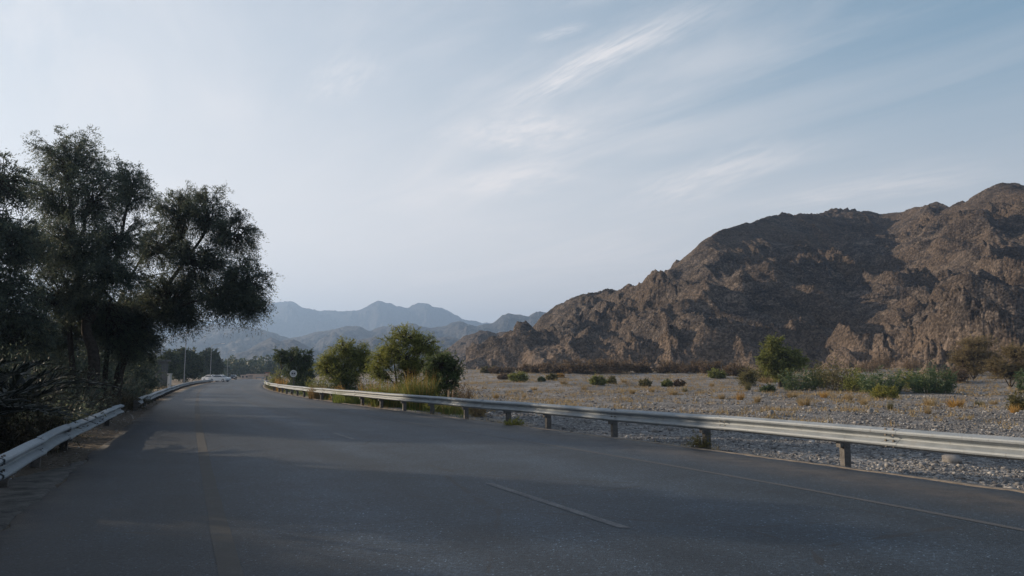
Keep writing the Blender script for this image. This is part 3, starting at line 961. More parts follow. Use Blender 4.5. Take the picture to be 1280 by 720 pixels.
# ------------------------------------------------------------------ plants: generators
def tubes_np(paths, n=5):
    """paths: list of (points (k,3), radii (k,)) -> verts, quads"""
    Vs = []; Qs = []; base = 0
    ang = np.linspace(0, 2 * np.pi, n, endpoint=False)
    for P_, R_ in paths:
        P_ = np.asarray(P_, float); k = len(P_)
        T = np.gradient(P_, axis=0); T /= np.linalg.norm(T, axis=1, keepdims=True) + 1e-9
        up = np.where(np.abs(T[:, 2:3]) < 0.9, np.array([[0, 0, 1.0]]), np.array([[1.0, 0, 0]]))
        A = np.cross(T, up); A /= np.linalg.norm(A, axis=1, keepdims=True) + 1e-9
        B = np.cross(T, A)
        ring = P_[:, None, :] + (A[:, None, :] * np.cos(ang)[None, :, None] + B[:, None, :] * np.sin(ang)[None, :, None]) * np.asarray(R_)[:, None, None]
        Vs.append(ring.reshape(-1, 3))
        i = np.arange(k - 1)[:, None] * n; j = np.arange(n)[None, :]; j2 = (j + 1) % n
        Qs.append((np.stack([i + j, i + j2, i + n + j2, i + n + j], -1).reshape(-1, 4)) + base)
        base += k * n
    return np.concatenate(Vs), np.concatenate(Qs)


def leaves_np(C, D, length, width, rng, droop=0.0, flat=0.0):
    """rhombic leaves: centres C (n,3), directions D (n,3)"""
    n = len(C)
    D = D + np.array([0, 0, -droop]); D /= np.linalg.norm(D, axis=1, keepdims=True) + 1e-9
    R = rng.normal(size=(n, 3)); R[:, 2] += flat * 3
    S = np.cross(D, R); S /= np.linalg.norm(S, axis=1, keepdims=True) + 1e-9
    l = length * rng.uniform(0.6, 1.3, (n, 1)); wd = width * rng.uniform(0.7, 1.3, (n, 1))
    wd = wd * 1.15
    a = C - D * l * 0.42 + S * wd * 0.5; b_ = C - D * l * 0.30 - S * wd * 0.5; c_ = C + D * l * 0.58
    V = np.stack([a, b_, c_], 1).reshape(-1, 3)
    q = np.arange(n * 3).reshape(n, 3)
    return V, q


def arc(p0, p1, k, lift, rng, wob=0.0):
    p0 = np.asarray(p0, float); p1 = np.asarray(p1, float)
    t_ = np.linspace(0, 1, k)[:, None]
    L = np.linalg.norm(p1 - p0)
    P_ = p0 * (1 - t_) + p1 * t_
    P_[:, 2] += (4 * t_ * (1 - t_))[:, 0] * lift * L
    if wob:
        w_ = rng.normal(size=(k, 3)) * wob * L
        w_[0] = 0; w_[-1] = 0
        P_ = P_ + w_
    return P_


def crown_tree(name, label, cat, base, trunks, lobes, leaf, bark, seed, nsub=45, ntwig=9, nleaf=20, lsize=(0.11, 0.03), twig=0.55, droop=0.5, rt=0.2, group=None, shell=0.45, hang=0.25):
    """trunks: list of polylines in world coords; lobes: (centre world, radii, trunk index, t along trunk)"""
    rng = np.random.default_rng(seed)
    base = np.asarray(base, float)
    root = thing(name, label, cat, tuple(base), 0, group)
    paths = []
    tr = []
    for P_, r0, r1 in trunks:
        P_ = np.asarray(P_, float) - base
        tt = np.linspace(0, 1, len(P_)); t2 = np.linspace(0, 1, len(P_) * 2 - 1)
        Q = np.stack([np.interp(t2, tt, P_[:, i]) for i in range(3)], 1)
        Q[1:-1] += rng.normal(size=(len(Q) - 2, 3)) * np.array([1, 1, 0.2]) * r0 * 0.4
        for _ in range(2):                       # corner cutting
            A_ = Q[:-1] * 0.75 + Q[1:] * 0.25; B_ = Q[:-1] * 0.25 + Q[1:] * 0.75
            Q = np.concatenate([Q[:1], np.stack([A_, B_], 1).reshape(-1, 3)[1:-1], Q[-1:]])
        t2 = np.linspace(0, 1, len(Q))
        rr_ = r0 + (r1 - r0) * t2 ** 0.8
        rr_[0] *= 1.5
        if len(rr_) > 1:
            rr_[1] *= 1.15
        paths.append((Q, rr_)); tr.append((Q, rr_))
    C = []; D = []
    for c_, rad, ti, tf in lobes:
        c_ = np.asarray(c_, float) - base; rad = np.asarray(rad, float)
        Q, rr_ = tr[ti]
        k0 = int(tf * (len(Q) - 1))
        s0 = Q[k0]
        mid_ = c_ - np.array([0, 0, rad[2] * 0.35])
        limb = arc(s0, mid_, 9, 0.10, rng, 0.025)
        lr = np.linspace(min(rr_[k0] * 0.75, 0.5), 0.035, 9)
        paths.append((limb, lr))
        ns = max(6, int(nsub * (rad[0] * rad[1] * rad[2]) ** (1 / 3) / 1.8 * (0.85 if c_[2] > 7.6 else 1.0 if c_[2] > 5.8 else 1.15)))
        for _ in range(ns):
            dv = rng.normal(size=3); dv /= np.linalg.norm(dv)
            rr = rng.uniform(shell, 1.0) ** 0.7
            tip = c_ + dv * rad * rr
            st = limb[rng.integers(3, 9)]
            br = arc(st, tip, 6, 0.12, rng, 0.035)
            paths.append((br, np.linspace(0.028, 0.008, 6)))
            for _k in range(ntwig):
                f = rng.uniform(0.35, 1.0)
                p = np.array([np.interp(f * 5, np.arange(6), br[:, i]) for i in range(3)])
                tv = rng.normal(size=3) * 0.8 + dv * 0.9; tv /= np.linalg.norm(tv)
                tl = twig * rng.uniform(0.5, 1.3)
                s = np.linspace(0.15, 1.0, nleaf)[:, None]
                pts = p + tv * tl * s + np.array([0, 0, -1.0]) * (s ** 2) * tl * droop
                pts = pts + rng.normal(size=pts.shape) * tl * 0.10
                C.append(pts)
                D.append(np.repeat(tv[None], nleaf, 0) + rng.normal(size=(nleaf, 3)) * 0.6)
    V, q = tubes_np(paths[:len(trunks)], 9)
    V2, q2 = tubes_np(paths[len(trunks):], 4)
    V, q = np.concatenate([V, V2]), np.concatenate([q, q2 + len(V)])
    obj('trunk', np_mesh('trunk', V, q, smooth=True), bark, root)
    C = np.concatenate(C); D = np.concatenate(D)
    V, q = leaves_np(C, D, lsize[0], lsize[1], rng, hang)
    obj('crown', np_mesh('crown', V, None, q), leaf, root)
    return root


def copy_thing(src, loc, label, rz=0.0, scale=1.0, group=None):
    r = src.copy(); COL.objects.link(r)
    r.location = loc; r.rotation_euler = (0, 0, rz); r.scale = scale if hasattr(scale, '__len__') else (scale,) * 3
    r['label'] = label
    if group:
        r['group'] = group
    for ch in src.children:
        c_ = ch.copy(); COL.objects.link(c_); c_.parent = r
    return r


def shrub_mesh(rng, rad, nstem, ntw, nleaf, lsize, spread=1.0, droop=0.1, flat=0.0, upright=0.0, top=True):
    """stems from the ground fanning into an ellipsoid; returns stem mesh data, leaf mesh data (origin at base)"""
    paths = []; C = []; D = []
    rx, ry, h = rad
    for _ in range(nstem):
        a = rng.uniform(0, 2 * np.pi); rr = math.sqrt(rng.uniform(0.02, 1))
        zz = h * rng.uniform(0.35, 1.0) * (0.16 + 0.84 * math.sqrt(max(0.0, 1 - (rr * 0.97) ** 2)))
        if flat:
            zz = h * rng.uniform(1 - flat, 1.0) * (1 - 0.25 * rr * rr)
        tip = np.array([rx * rr * math.cos(a), ry * rr * math.sin(a), zz])
        fo = 0.12 if flat else 0.55
        st = np.array([rx * fo * rr * math.cos(a), ry * fo * rr * math.sin(a), -0.05])
        br = arc(st, tip, 6, 0.12 * (1 - upright), rng, 0.03)
        paths.append((br, np.linspace(0.016, 0.004, 6) * (h ** 0.5)))
        for _k in range(ntw):
            f = rng.uniform(0.12, 1.0)
            p = np.array([np.interp(f * 5, np.arange(6), br[:, i]) for i in range(3)])
            tv = rng.normal(size=3) * 0.8 + np.array([math.cos(a) * 0.6, math.sin(a) * 0.6, 0.5 + upright])
            tv /= np.linalg.norm(tv)
            tl = spread * rng.uniform(0.3, 1.5) * 0.30 * h
            s = np.linspace(0.1, 1, nleaf)[:, None]
            pts = p + tv * tl * s + np.array([0, 0, -1.0]) * s ** 2 * tl * droop
            pts += rng.normal(size=pts.shape) * tl * 0.12
            pts[:, 2] = np.maximum(pts[:, 2], 0.02)
            C.append(pts); D.append(np.repeat(tv[None], nleaf, 0) + rng.normal(size=(nleaf, 3)) * 0.55)
    V, q = tubes_np(paths, 3)
    sm = np_mesh('stems', V, q)
    V, q = leaves_np(np.concatenate(C), np.concatenate(D), lsize[0], lsize[1], rng)
    lm = np_mesh('foliage', V, None, q)
    return sm, lm


def shrub(name, label, loc, rad, leaf, stem, seed, nstem=40, ntw=6, nleaf=8, lsize=(0.10, 0.04), cat='shrub', group=None, **kw):
    rng = np.random.default_rng(seed)
    sm, lm = shrub_mesh(rng, rad, nstem, ntw, nleaf, lsize, **kw)
    r = thing(name, label, cat, tuple(loc), 0, group)
    obj('stem', sm, stem, r); obj('foliage', lm, leaf, r)
    return r


def blades_np(base, h, lean, width, rng, seg=3, curl=0.5):
    """n grass blades: base (n,3), h (n,), lean (n,2)"""
    n = len(base)
    s = np.linspace(0, 1, seg + 1)
    pts = np.zeros((n, seg + 1, 3))
    for k, f in enumerate(s):
        pts[:, k, 0] = base[:, 0] + lean[:, 0] * h * (f * 0.55 + f * f * 0.45)
        pts[:, k, 1] = base[:, 1] + lean[:, 1] * h * (f * 0.55 + f * f * 0.45)
        pts[:, k, 2] = base[:, 2] + h * (f - curl * f * f * np.hypot(lean[:, 0], lean[:, 1]))
    a = rng.uniform(0, np.pi, n)
    side = np.stack([np.cos(a), np.sin(a), np.zeros(n)], 1)
    V = []
    for k, f in enumerate(s):
        wk = width * (1 - f) ** 0.6 if k < seg else width * 0.08
        V.append(pts[:, k] - side * wk * 0.5); V.append(pts[:, k] + side * wk * 0.5)
    V = np.stack(V, 1)                           # n, 2(seg+1), 3
    m_ = 2 * (seg + 1)
    q = np.array([[2 * k, 2 * k + 1, 2 * k + 3, 2 * k + 2] for k in range(seg)])
    Q = (np.arange(n)[:, None, None] * m_ + q[None]).reshape(-1, 4)
    return V.reshape(-1, 3), Q


def tuft_mesh(rng, n, h, spread, width, lean=0.45, seg=3, rbase=0.3):
    a = rng.uniform(0, 2 * np.pi, n); r = np.sqrt(rng.uniform(0, 1, n)) * spread
    base = np.stack([r * np.cos(a) * rbase, r * np.sin(a) * rbase, np.full(n, -0.03)], 1)
    b_ = a + rng.normal(size=n) * 0.5
    ln = lean * rng.uniform(0.1, 1.4, n)
    L = np.stack([np.cos(b_) * ln, np.sin(b_) * ln], 1)
    hh = h * rng.uniform(0.5, 1.1, n)
    V, q = blades_np(base, hh, L, width, rng, seg)
    return np_mesh('blades', V, q)


# ------------------------------------------------------------------ big trees at the left
def P3(px, py, Y):
    return np.array(at(px, py, Y))


def gpt(px, Y):
    u, _ = ray(px, HORIZON)
    x = u * Y
    return np.array([x, Y, float(ground_z(x, Y))])


def lobe(px, py, Y, rpx, rpz, ry, ti=0, tf=1.0):
    """ellipsoidal lobe from its pixel centre and half sizes in pixels at forward distance Y"""
    k = Y / FPX
    return (P3(px, py, Y), (rpx * k, ry, rpz * k), ti, tf)


Y0 = 34.0
b0 = gpt(116, Y0)
big_tree = crown_tree('feathery_tree', 'tallest feathery roadside tree, its fork trunk rising behind the near guardrail', 'tree', b0,
    [([b0, P3(113, 440, Y0), P3(108, 385, Y0), P3(98, 330, Y0), P3(88, 250, Y0 + .3), P3(84, 190, Y0 + .5)], 0.30, 0.05),
     ([P3(110, 400, Y0), P3(126, 360, Y0 - .3), P3(150, 310, Y0 - .6), P3(163, 240, Y0 - .8)], 0.19, 0.04),
     ([gpt(96, Y0 + 1), P3(90, 430, Y0 + 1), P3(82, 360, Y0 + 1.3), P3(60, 300, Y0 + 1.5)], 0.16, 0.05)],
    [lobe(88, 195, Y0, 50, 42, 1.9, 0, .85), lobe(68, 245, Y0 + .5, 42, 40, 1.8, 0, .7), lobe(118, 240, Y0 - .4, 36, 42, 1.7, 0, .7),
     lobe(166, 232, Y0 - .8, 28, 34, 1.4, 1, .95), lobe(150, 290, Y0 - .8, 40, 36, 1.9, 1, .7), lobe(95, 305, Y0 - 1.0, 52, 36, 2.2, 0, .55),
     lobe(48, 310, Y0 + 1, 50, 42, 2.2, 2, .9), lobe(130, 345, Y0 - 1.2, 50, 32, 2.0, 1, .4), lobe(70, 370, Y0 - .8, 50, 36, 2.0, 2, .6),
     lobe(105, 400, Y0 + 2.2, 60, 34, 1.6, 0, .5), lobe(55, 425, Y0 + 2.2, 46, 32, 1.6, 2, .5), lobe(150, 425, Y0 + 2.6, 42, 34, 1.5, 1, .3)],
    M['leaf_dark'], M['bark'], 21, nsub=84, ntwig=10, nleaf=23, lsize=(0.125, 0.027), twig=0.62, droop=0.55)
Y1 = 37.0
b1 = gpt(143, Y1)
lean_tree = crown_tree('feathery_tree', 'feathery tree leaning out over the road with a long drooping branch', 'tree', b1,
    [([b1, P3(152, 460, Y1), P3(172, 420, Y1), P3(200, 370, Y1 - .3), P3(235, 320, Y1 - .6), P3(262, 280, Y1 - .8)], 0.24, 0.05),
     ([P3(160, 440, Y1), P3(178, 405, Y1 - 1), P3(215, 385, Y1 - 1.4), P3(262, 372, Y1 - 1.6)], 0.13, 0.035),
     ([gpt(132, Y1 + 1), P3(135, 430, Y1 + 1), P3(150, 370, Y1 + 1.2), P3(190, 300, Y1 + 1)], 0.14, 0.05)],
    [lobe(222, 258, Y1, 30, 30, 1.6, 0, .8), lobe(262, 262, Y1 - .5, 32, 36, 1.7, 0, .95), lobe(297, 292, Y1 - .8, 26, 36, 1.5, 0, 1), lobe(315, 345, Y1 - 1.2, 27, 34, 1.4, 1, 1),
     lobe(205, 305, Y1, 40, 36, 1.9, 2, .95), lobe(255, 325, Y1 - .8, 44, 36, 1.9, 0, .8), lobe(282, 372, Y1 - 1.5, 42, 22, 1.5, 1, .9), lobe(215, 365, Y1 - .8, 48, 30, 1.9, 1, .6),
     lobe(318, 385, Y1 - 1.6, 20, 14, 1.0, 1, 1), lobe(178, 390, Y1 + .5, 40, 34, 1.8, 2, .6), lobe(225, 395, Y1 - 1, 30, 18, 1.2, 1, .7), lobe(178, 430, Y1 + 1.5, 28, 26, 1.3, 2, .4), lobe(140, 400, Y1 + 2, 46, 34, 1.6, 2, .5)],
    M['leaf_dark'], M['bark'], 33, nsub=84, ntwig=10, nleaf=23, lsize=(0.125, 0.027), twig=0.6, droop=0.7)
Y2 = 28.0
b2 = gpt(-25, Y2)
side_tree = crown_tree('feathery_tree', 'feathery tree cut by the edge of the picture behind the palm', 'tree', b2,
    [([b2, P3(-22, 440, Y2), P3(-12, 360, Y2), P3(-5, 290, Y2), P3(0, 220, Y2)], 0.22, 0.04)],
    [lobe(0, 225, Y2, 42, 40, 1.5, 0, 1), lobe(-35, 270, Y2, 55, 55, 1.8, 0, .8), lobe(18, 305, Y2 - .3, 40, 42, 1.5, 0, .75), lobe(-10, 375, Y2 - .6, 62, 46, 1.7, 0, .55), lobe(28, 420, Y2 - .3, 46, 34, 1.4, 0, .45), lobe(-60, 350, Y2, 60, 50, 1.7, 0, .6)],
    M['leaf_dark'], M['bark'], 45, nsub=84, ntwig=9, nleaf=17, lsize=(0.13, 0.036), twig=0.5, droop=0.6)
# trees of the same roadside row, beyond the left border of the photograph: they shade the road
for i, (x, y, s, rz) in enumerate(((-15.5, 15.0, 0.62, 2.0), (-14.0, 7.5, 0.55, 0.7), (-24, 22.0, 0.9, 3.6), (-15.0, -1.0, 0.6, 5.0), (-27, 12.0, 0.85, 1.2), (-31, 33, 0.95, 4.4), (-36, 43, 0.9, 0.4))):
    copy_thing(big_tree if i % 2 else lean_tree, (x, y, float(ground_z(x, y))), 'feathery tree of the roadside row outside the picture', rz, s, 'roadside trees outside the picture')
big_tree['group'] = lean_tree['group'] = side_tree['group'] = 'feathery trees beside the road'

# young palm with arching fronds behind the near guardrail
def palm(name, label, loc, seed, nf=26, L=2.2, scale=1.0):
    rng = np.random.default_rng(seed)
    root = thing(name, label, 'palm', tuple(loc), 0, None, scale)
    MB().tube([(0, 0, -0.1), (0, 0, 0.25), (0.02, 0, 0.55)], [0.20, 0.17, 0.10], 9).build('trunk', M['bark'], root, True)
    for k in range(nf):
        a = rng.uniform(0, 2 * math.pi); el = rng.uniform(0.6, 1.45)
        l = L * rng.uniform(0.75, 1.1)
        s = np.linspace(0, 1, 12)
        out_ = np.cos(el) * l * s + 0.25 * l * s ** 2
        zz = 0.45 + np.sin(el) * l * s - 0.55 * l * s ** 2.2 * (1.2 - 0.4 * np.sin(el))
        R = np.stack([out_ * math.cos(a), out_ * math.sin(a), zz], 1)
        V1, q1 = tubes_np([(R, np.linspace(0.018, 0.004, 12))], 4)
        nl = 46
        f = np.linspace(0.14, 1.0, nl)
        c_ = np.stack([np.interp(f, s, R[:, i]) for i in range(3)], 1)
        tg = np.gradient(c_, axis=0); tg /= np.linalg.norm(tg, axis=1, keepdims=True)
        sd = np.array([-math.sin(a), math.cos(a), 0])
        Cs = []; Ds = []
        for sg in (-1, 1):
            dv = tg * 0.75 + sd * sg * 0.8 + np.array([0, 0, 0.15]) + rng.normal(size=c_.shape) * 0.1
            dv /= np.linalg.norm(dv, axis=1, keepdims=True)
            ll = 0.34 * np.sin(np.pi * (0.12 + 0.84 * f))[:, None]
            Cs.append(c_ + dv * ll * 0.5); Ds.append((dv, ll))
        C = np.concatenate(Cs)
        Dv = np.concatenate([d[0] for d in Ds]); ll = np.concatenate([d[1] for d in Ds])
        S = np.cross(Dv, np.array([0, 0, 1.0]) + rng.normal(size=Dv.shape) * 0.3); S /= np.linalg.norm(S, axis=1, keepdims=True)
        wd = 0.019
        V2 = np.stack([C - Dv * ll * .5, C + S * wd, C + Dv * ll * .5, C - S * wd], 1).reshape(-1, 3)
        q2 = np.arange(len(V2)).reshape(-1, 4) + len(V1)
        obj('frond', np_mesh('frond', np.concatenate([V1, V2]), np.concatenate([q1, q2])), M['palm'], root)
    return root


palm('young_palm', 'young palm with arching fronds behind the near guardrail', gpt(4, 16.5), 5, 26, 2.5)
palm('young_palm', 'smaller palm clump cut by the left picture border', gpt(-55, 13.5), 6, 28, 2.9)

# undergrowth beneath the trees
ug = [(34, 15.6, 0.9, 1.25), (62, 19, 1.2, 1.3), (92, 25, 1.5, 1.2), (40, 22, 1.7, 2.2), (125, 30, 1.2, 0.8), (70, 30, 2.2, 2.4), (150, 34, 1.3, 0.9), (20, 32, 2.4, 3.0), (112, 40, 2.0, 1.8), (160, 46, 1.5, 1.3), (60, 44, 3.2, 3.4), (135, 52, 2.6, 2.2)]
ugn = ['dry grey shrub right behind the palm fronds', 'low dry shrub below the palm, behind the guardrail', 'low brown shrub at the foot of the tall tree', 'tall grey thicket shrub above the palm fronds',
       'low dry shrub between tall tree and guardrail end', 'large dim bush beside the thin trunk', 'low shrub in the gap between the two left guardrails', 'tallest dim bush at the left picture border',
       'dim bush behind the fork trunk', 'low bush behind the dark lamp pole foot', 'wide dark bush deep under the trees', 'dark bush behind the leaning trunks']
for i, ((px, Y, r_, h), lb) in enumerate(zip(ug, ugn)):
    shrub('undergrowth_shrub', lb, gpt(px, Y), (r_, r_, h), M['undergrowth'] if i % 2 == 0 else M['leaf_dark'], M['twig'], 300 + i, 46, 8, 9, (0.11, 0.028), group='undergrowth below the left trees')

for i, (px, Y, r_, h_, lb) in enumerate(((20, 40, 3.0, 4.6, 'tall dark thicket behind the palm'), (88, 46, 3.2, 4.8, 'tall dark thicket between the thin and the forked trunk'), (150, 56, 2.8, 4.2, 'tall dark thicket behind the leaning tree foot'), (125, 66, 4.0, 5.2, 'tall dark thicket far behind the forked trunk'), (-30, 34, 3.0, 4.5, 'tall dark thicket at the left picture border'))):
    shrub('thicket', lb, gpt(px, Y), (r_, r_, h_), M['leaf_dark'], M['bark'], 350 + i, 120, 9, 12, (0.22, 0.075), group='thickets below the left trees', spread=0.7)

th_src = [o for o in bpy.data.objects if o.name.startswith('thicket') and o.parent is None][0]
for i, (x, y, sc_k, rz) in enumerate(((-14.2, 12.6, 0.95, 0.5), (-12.6, 9.4, 0.8, 2.2), (-15.8, 16.0, 0.9, 4.0))):  # unseen thickets added to stop low sun reaching the near road
    copy_thing(th_src, (x, y, float(ground_z(x, y))), 'thicket of the roadside row outside the picture', rz, sc_k, 'thickets outside the picture')

# ------------------------------------------------------------------ trees on the right of the road
def small_tree(name, label, px, Y, top_py, lobes, leaf, seed, **kw):
    b_ = gpt(px, Y)
    tk = [([b_, b_ + np.array([0.05, 0, 0.7]), P3(px, top_py + 38, Y)], 0.11, 0.03), ([b_ + np.array([0.1, 0.1, 0]), b_ + np.array([0.45, 0.1, 0.9]), P3(px + 14, top_py + 42, Y)], 0.08, 0.03), ([b_ + np.array([-0.1, 0, 0]), b_ + np.array([-0.5, 0, 0.9]), P3(px - 16, top_py + 42, Y)], 0.08, 0.03)]
    return crown_tree(name, label, 'tree', b_, tk, [lobe(*l) for l in lobes], leaf, M['bark'], seed, group='trees beside the long guardrail', **kw)


small_tree('roadside_tree', 'dark compact tree behind the round road sign', 366, 76, 432,
           [(366, 446, 76, 20, 12, 1.5, 0, 1), (352, 444, 76, 11, 9, 1.0, 2, 1), (382, 448, 76, 11, 13, 1.0, 1, 1), (370, 464, 75.6, 16, 13, 1.2, 0, .6), (386, 466, 76, 7, 9, .8, 1, .8)], M['leaf_deep'], 51, nsub=66, ntwig=7, nleaf=14, lsize=(0.15, 0.06), twig=0.4, droop=0.25)
small_tree('roadside_tree', 'bushy olive green tree in the middle of the roadside row', 430, 52, 420,
           [(430, 433, 52, 17, 13, 1.0, 0, 1), (418, 446, 52, 19, 13, 1.1, 2, 1), (446, 446, 52, 18, 12, 1.0, 1, 1), (432, 462, 51.6, 26, 14, 1.3, 0, .5), (408, 458, 52, 14, 11, .9, 2, .8), (456, 456, 52, 12, 10, .9, 1, .8), (430, 474, 51.5, 26, 10, 1.0, 0, .3), (452, 440, 52.4, 12, 10, .8, 1, 1)], M['leaf_green'], 52, nsub=74, ntwig=7, nleaf=14, lsize=(0.12, 0.034), twig=0.46, droop=0.2)
small_tree('roadside_tree', 'widest olive tree of the roadside row, above the tall grass', 508, 42, 404,
           [(508, 420, 42, 24, 15, 1.0, 0, 1), (488, 435, 42, 22, 14, 1.1, 2, 1), (530, 430, 42, 21, 15, 1.0, 1, 1), (508, 444, 41.6, 34, 14, 1.2, 0, .6), (474, 450, 42, 16, 11, .9, 2, .8), (546, 446, 42.3, 16, 15, .9, 1, .9), (470, 466, 41.5, 14, 10, .8, 2, .6), (548, 466, 41.5, 14, 12, .8, 1, .6), (515, 460, 41.8, 26, 10, 1.0, 0, .4)], M['leaf_green'], 53, nsub=80, ntwig=7, nleaf=15, lsize=(0.10, 0.03), twig=0.42, droop=0.2, shell=0.3)
small_tree('roadside_tree', 'low dark green bushy tree nearest along the roadside row', 556, 37, 437,
           [(552, 452, 37, 24, 14, .8, 0, 1), (566, 460, 37, 14, 16, .7, 1, 1), (540, 464, 37, 16, 14, .7, 2, 1), (556, 476, 36.7, 22, 13, .8, 0, .5)], M['leaf_deep'], 54, nsub=90, ntwig=7, nleaf=14, lsize=(0.09, 0.035), twig=0.3, droop=0.2)


def rs(name, label, px, Y, rpx, hpx, leaf, seed, ns=44, ntw=6, nl=9, ls=(0.09, 0.03), group='plants beside the long guardrail', **kw):
    k = Y / FPX
    return shrub(name, label, gpt(px, Y), (rpx * k, rpx * k * 0.9, hpx * k), leaf, M['twig'], seed, ns, ntw, nl, ls, group=group, **kw)


def tall_grass(name, label, px, Y, rpx, hpx, mat, seed, n=900, width=0.018, lean=0.3, plume=None, group='plants beside the long guardrail', np_=90):
    rng = np.random.default_rng(seed)
    k = Y / FPX
    r = thing(name, label, 'grass', tuple(gpt(px, Y)), 0, group)
    me = tuft_mesh(rng, n, hpx * k, rpx * k, width, lean, 4, 0.85)
    obj('blades', me, mat, r)
    if plume:
        me = tuft_mesh(rng, np_, hpx * k * 1.18, rpx * k, width * 1.1, lean * 0.8, 4, 0.85)
        obj('plumes', me, plume, r)
    return r


rs('olive_bush', 'leafy green bush filling the foot of the widest olive tree', 505, 41, 30, 40, M['leaf_green'], 73, 70, 8, 9, (0.10, 0.04))
rs('olive_bush', 'dark bush filling the foot of the middle roadside tree', 432, 51, 26, 36, M['leaf_deep'], 74, 70, 8, 9, (0.11, 0.045))
rs('olive_bush', 'dark bush at the foot of the sign tree', 374, 75, 18, 26, M['leaf_deep'], 75, 60, 8, 9, (0.14, 0.06))
rs('olive_bush', 'dark bush at the foot of the nearest roadside tree', 556, 36.4, 24, 34, M['leaf_deep'], 76, 70, 8, 9, (0.08, 0.034))
rs('round_bush', 'round dark bush with rusty top between two roadside trees', 458, 47, 11, 26, M['leaf_deep'], 61)
rs('olive_bush', 'low olive bush at the foot of the middle roadside tree', 405, 53, 14, 22, M['leaf_deep'], 62)
tall_grass('tall_grass', 'tall grass with orange plumes beside the round dark bush', 459, 46, 9, 33, M['orange_straw'], 63, 160)
tall_grass('tall_grass', 'green grass with straw tops below the widest olive tree', 484, 38.5, 22, 30, M['grass_green'], 64, 1500, plume=M['orange_straw'], np_=260)
tall_grass('tall_grass', 'tallest green grass clump with orange plumes before the dark bush', 526, 36.0, 20, 44, M['grass_green'], 65, 1500, plume=M['orange_straw'], np_=240)
tall_grass('tall_grass', 'short green grass band behind the guardrail posts', 440, 43, 26, 18, M['grass_green'], 66, 900)
tall_grass('tall_grass', 'yellow green grass around the bleached stumps', 570, 32.5, 20, 19, M['grass_green'], 67, 800, plume=M['straw'], np_=220)
rs('dry_shrub', 'grey brown dry shrub at the end of the roadside row', 580, 33.5, 16, 40, M['brown_shrub'], 68)
tall_grass('tall_grass', 'pale orange grass at the foot of the sign tree', 352, 72, 6, 20, M['orange_straw'], 69, 260, 0.03)
rs('olive_bush', 'pale green bush left of the dark sign tree', 347, 79, 8, 32, M['leaf_green'], 70, ls=(0.14, 0.05))
rs('straw_bush', 'small yellow bush on the sand just beyond the guardrail', 643, 24.0, 13, 12, M['yellow_bush'], 71, 40, 6, 8, (0.05, 0.012))
rs('olive_bush', 'small weed clump at the foot of a guardrail post', 873, 16.6, 14, 24, M['olive_shrub'], 72, 26, 5, 8, (0.05, 0.015))
rs('yellow_bush', 'yellow green low shrub between the round bush and the tall grass', 474, 40.5, 16, 26, M['yellow_bush'], 77, 50, 7, 8, (0.07, 0.02))
rs('yellow_bush', 'yellow green low shrub between tall grass and nearest roadside tree', 546, 34.5, 14, 22, M['leaf_green'], 78, 50, 7, 8, (0.07, 0.025))
tall_grass('tall_grass', 'straw grass strip left of the middle roadside tree', 398, 50, 12, 20, M['straw'], 79, 500, 0.024)
rs('golden_shrub', 'golden dry shrub at the very end of the roadside row', 597, 30.5, 11, 22, M['straw'], 80, 40, 6, 8, (0.07, 0.018))
rs('golden_shrub', 'golden dry shrub before the middle roadside tree', 424, 46, 12, 20, M['orange_straw'], 81, 40, 6, 8, (0.08, 0.02))
rs('olive_bush', 'loose green shrub closing the gap between sign tree and middle tree', 397, 58, 12, 30, M['leaf_green'], 82, 50, 7, 8, (0.11, 0.036))
rs('olive_bush', 'loose yellow green shrub closing the gap before the widest tree', 466, 44, 12, 30, M['leaf_green'], 83, 50, 7, 8, (0.09, 0.03))
st = thing('stump', 'two bleached wooden stubs among the grass', 'stump', tuple(gpt(563, 34.0)))
MB().tube([(-0.07, 0, -0.1), (-0.08, 0.01, 0.5), (-0.06, 0, 0.98)], [0.06, 0.05, 0.04], 7).build('stub', M['wood'], st)
MB().tube([(0.10, 0.03, -0.1), (0.11, 0.03, 0.5), (0.13, 0.05, 1.02)], [0.055, 0.05, 0.035], 7).build('stub', M['wood'], st)

# ------------------------------------------------------------------ river bed plants
def bed(px, py):
    return on_ground(px, py, 14, 260)


def bed_shrub(name, label, px, py, wpx, hpx, leaf, seed, cat='shrub', group='plants of the river bed', **kw):
    p = bed(px, py)
    k = p.y / FPX
    d = dict(nstem=40, ntw=6, nleaf=8, lsize=(0.02 + 2.2 * k, 0.008 + 0.8 * k))
    d.update(kw)
    return shrub(name, label, p, (wpx * k * 0.5, wpx * k * 0.45, hpx * k), leaf, M['twig'], seed, cat=cat, group=group, **d)


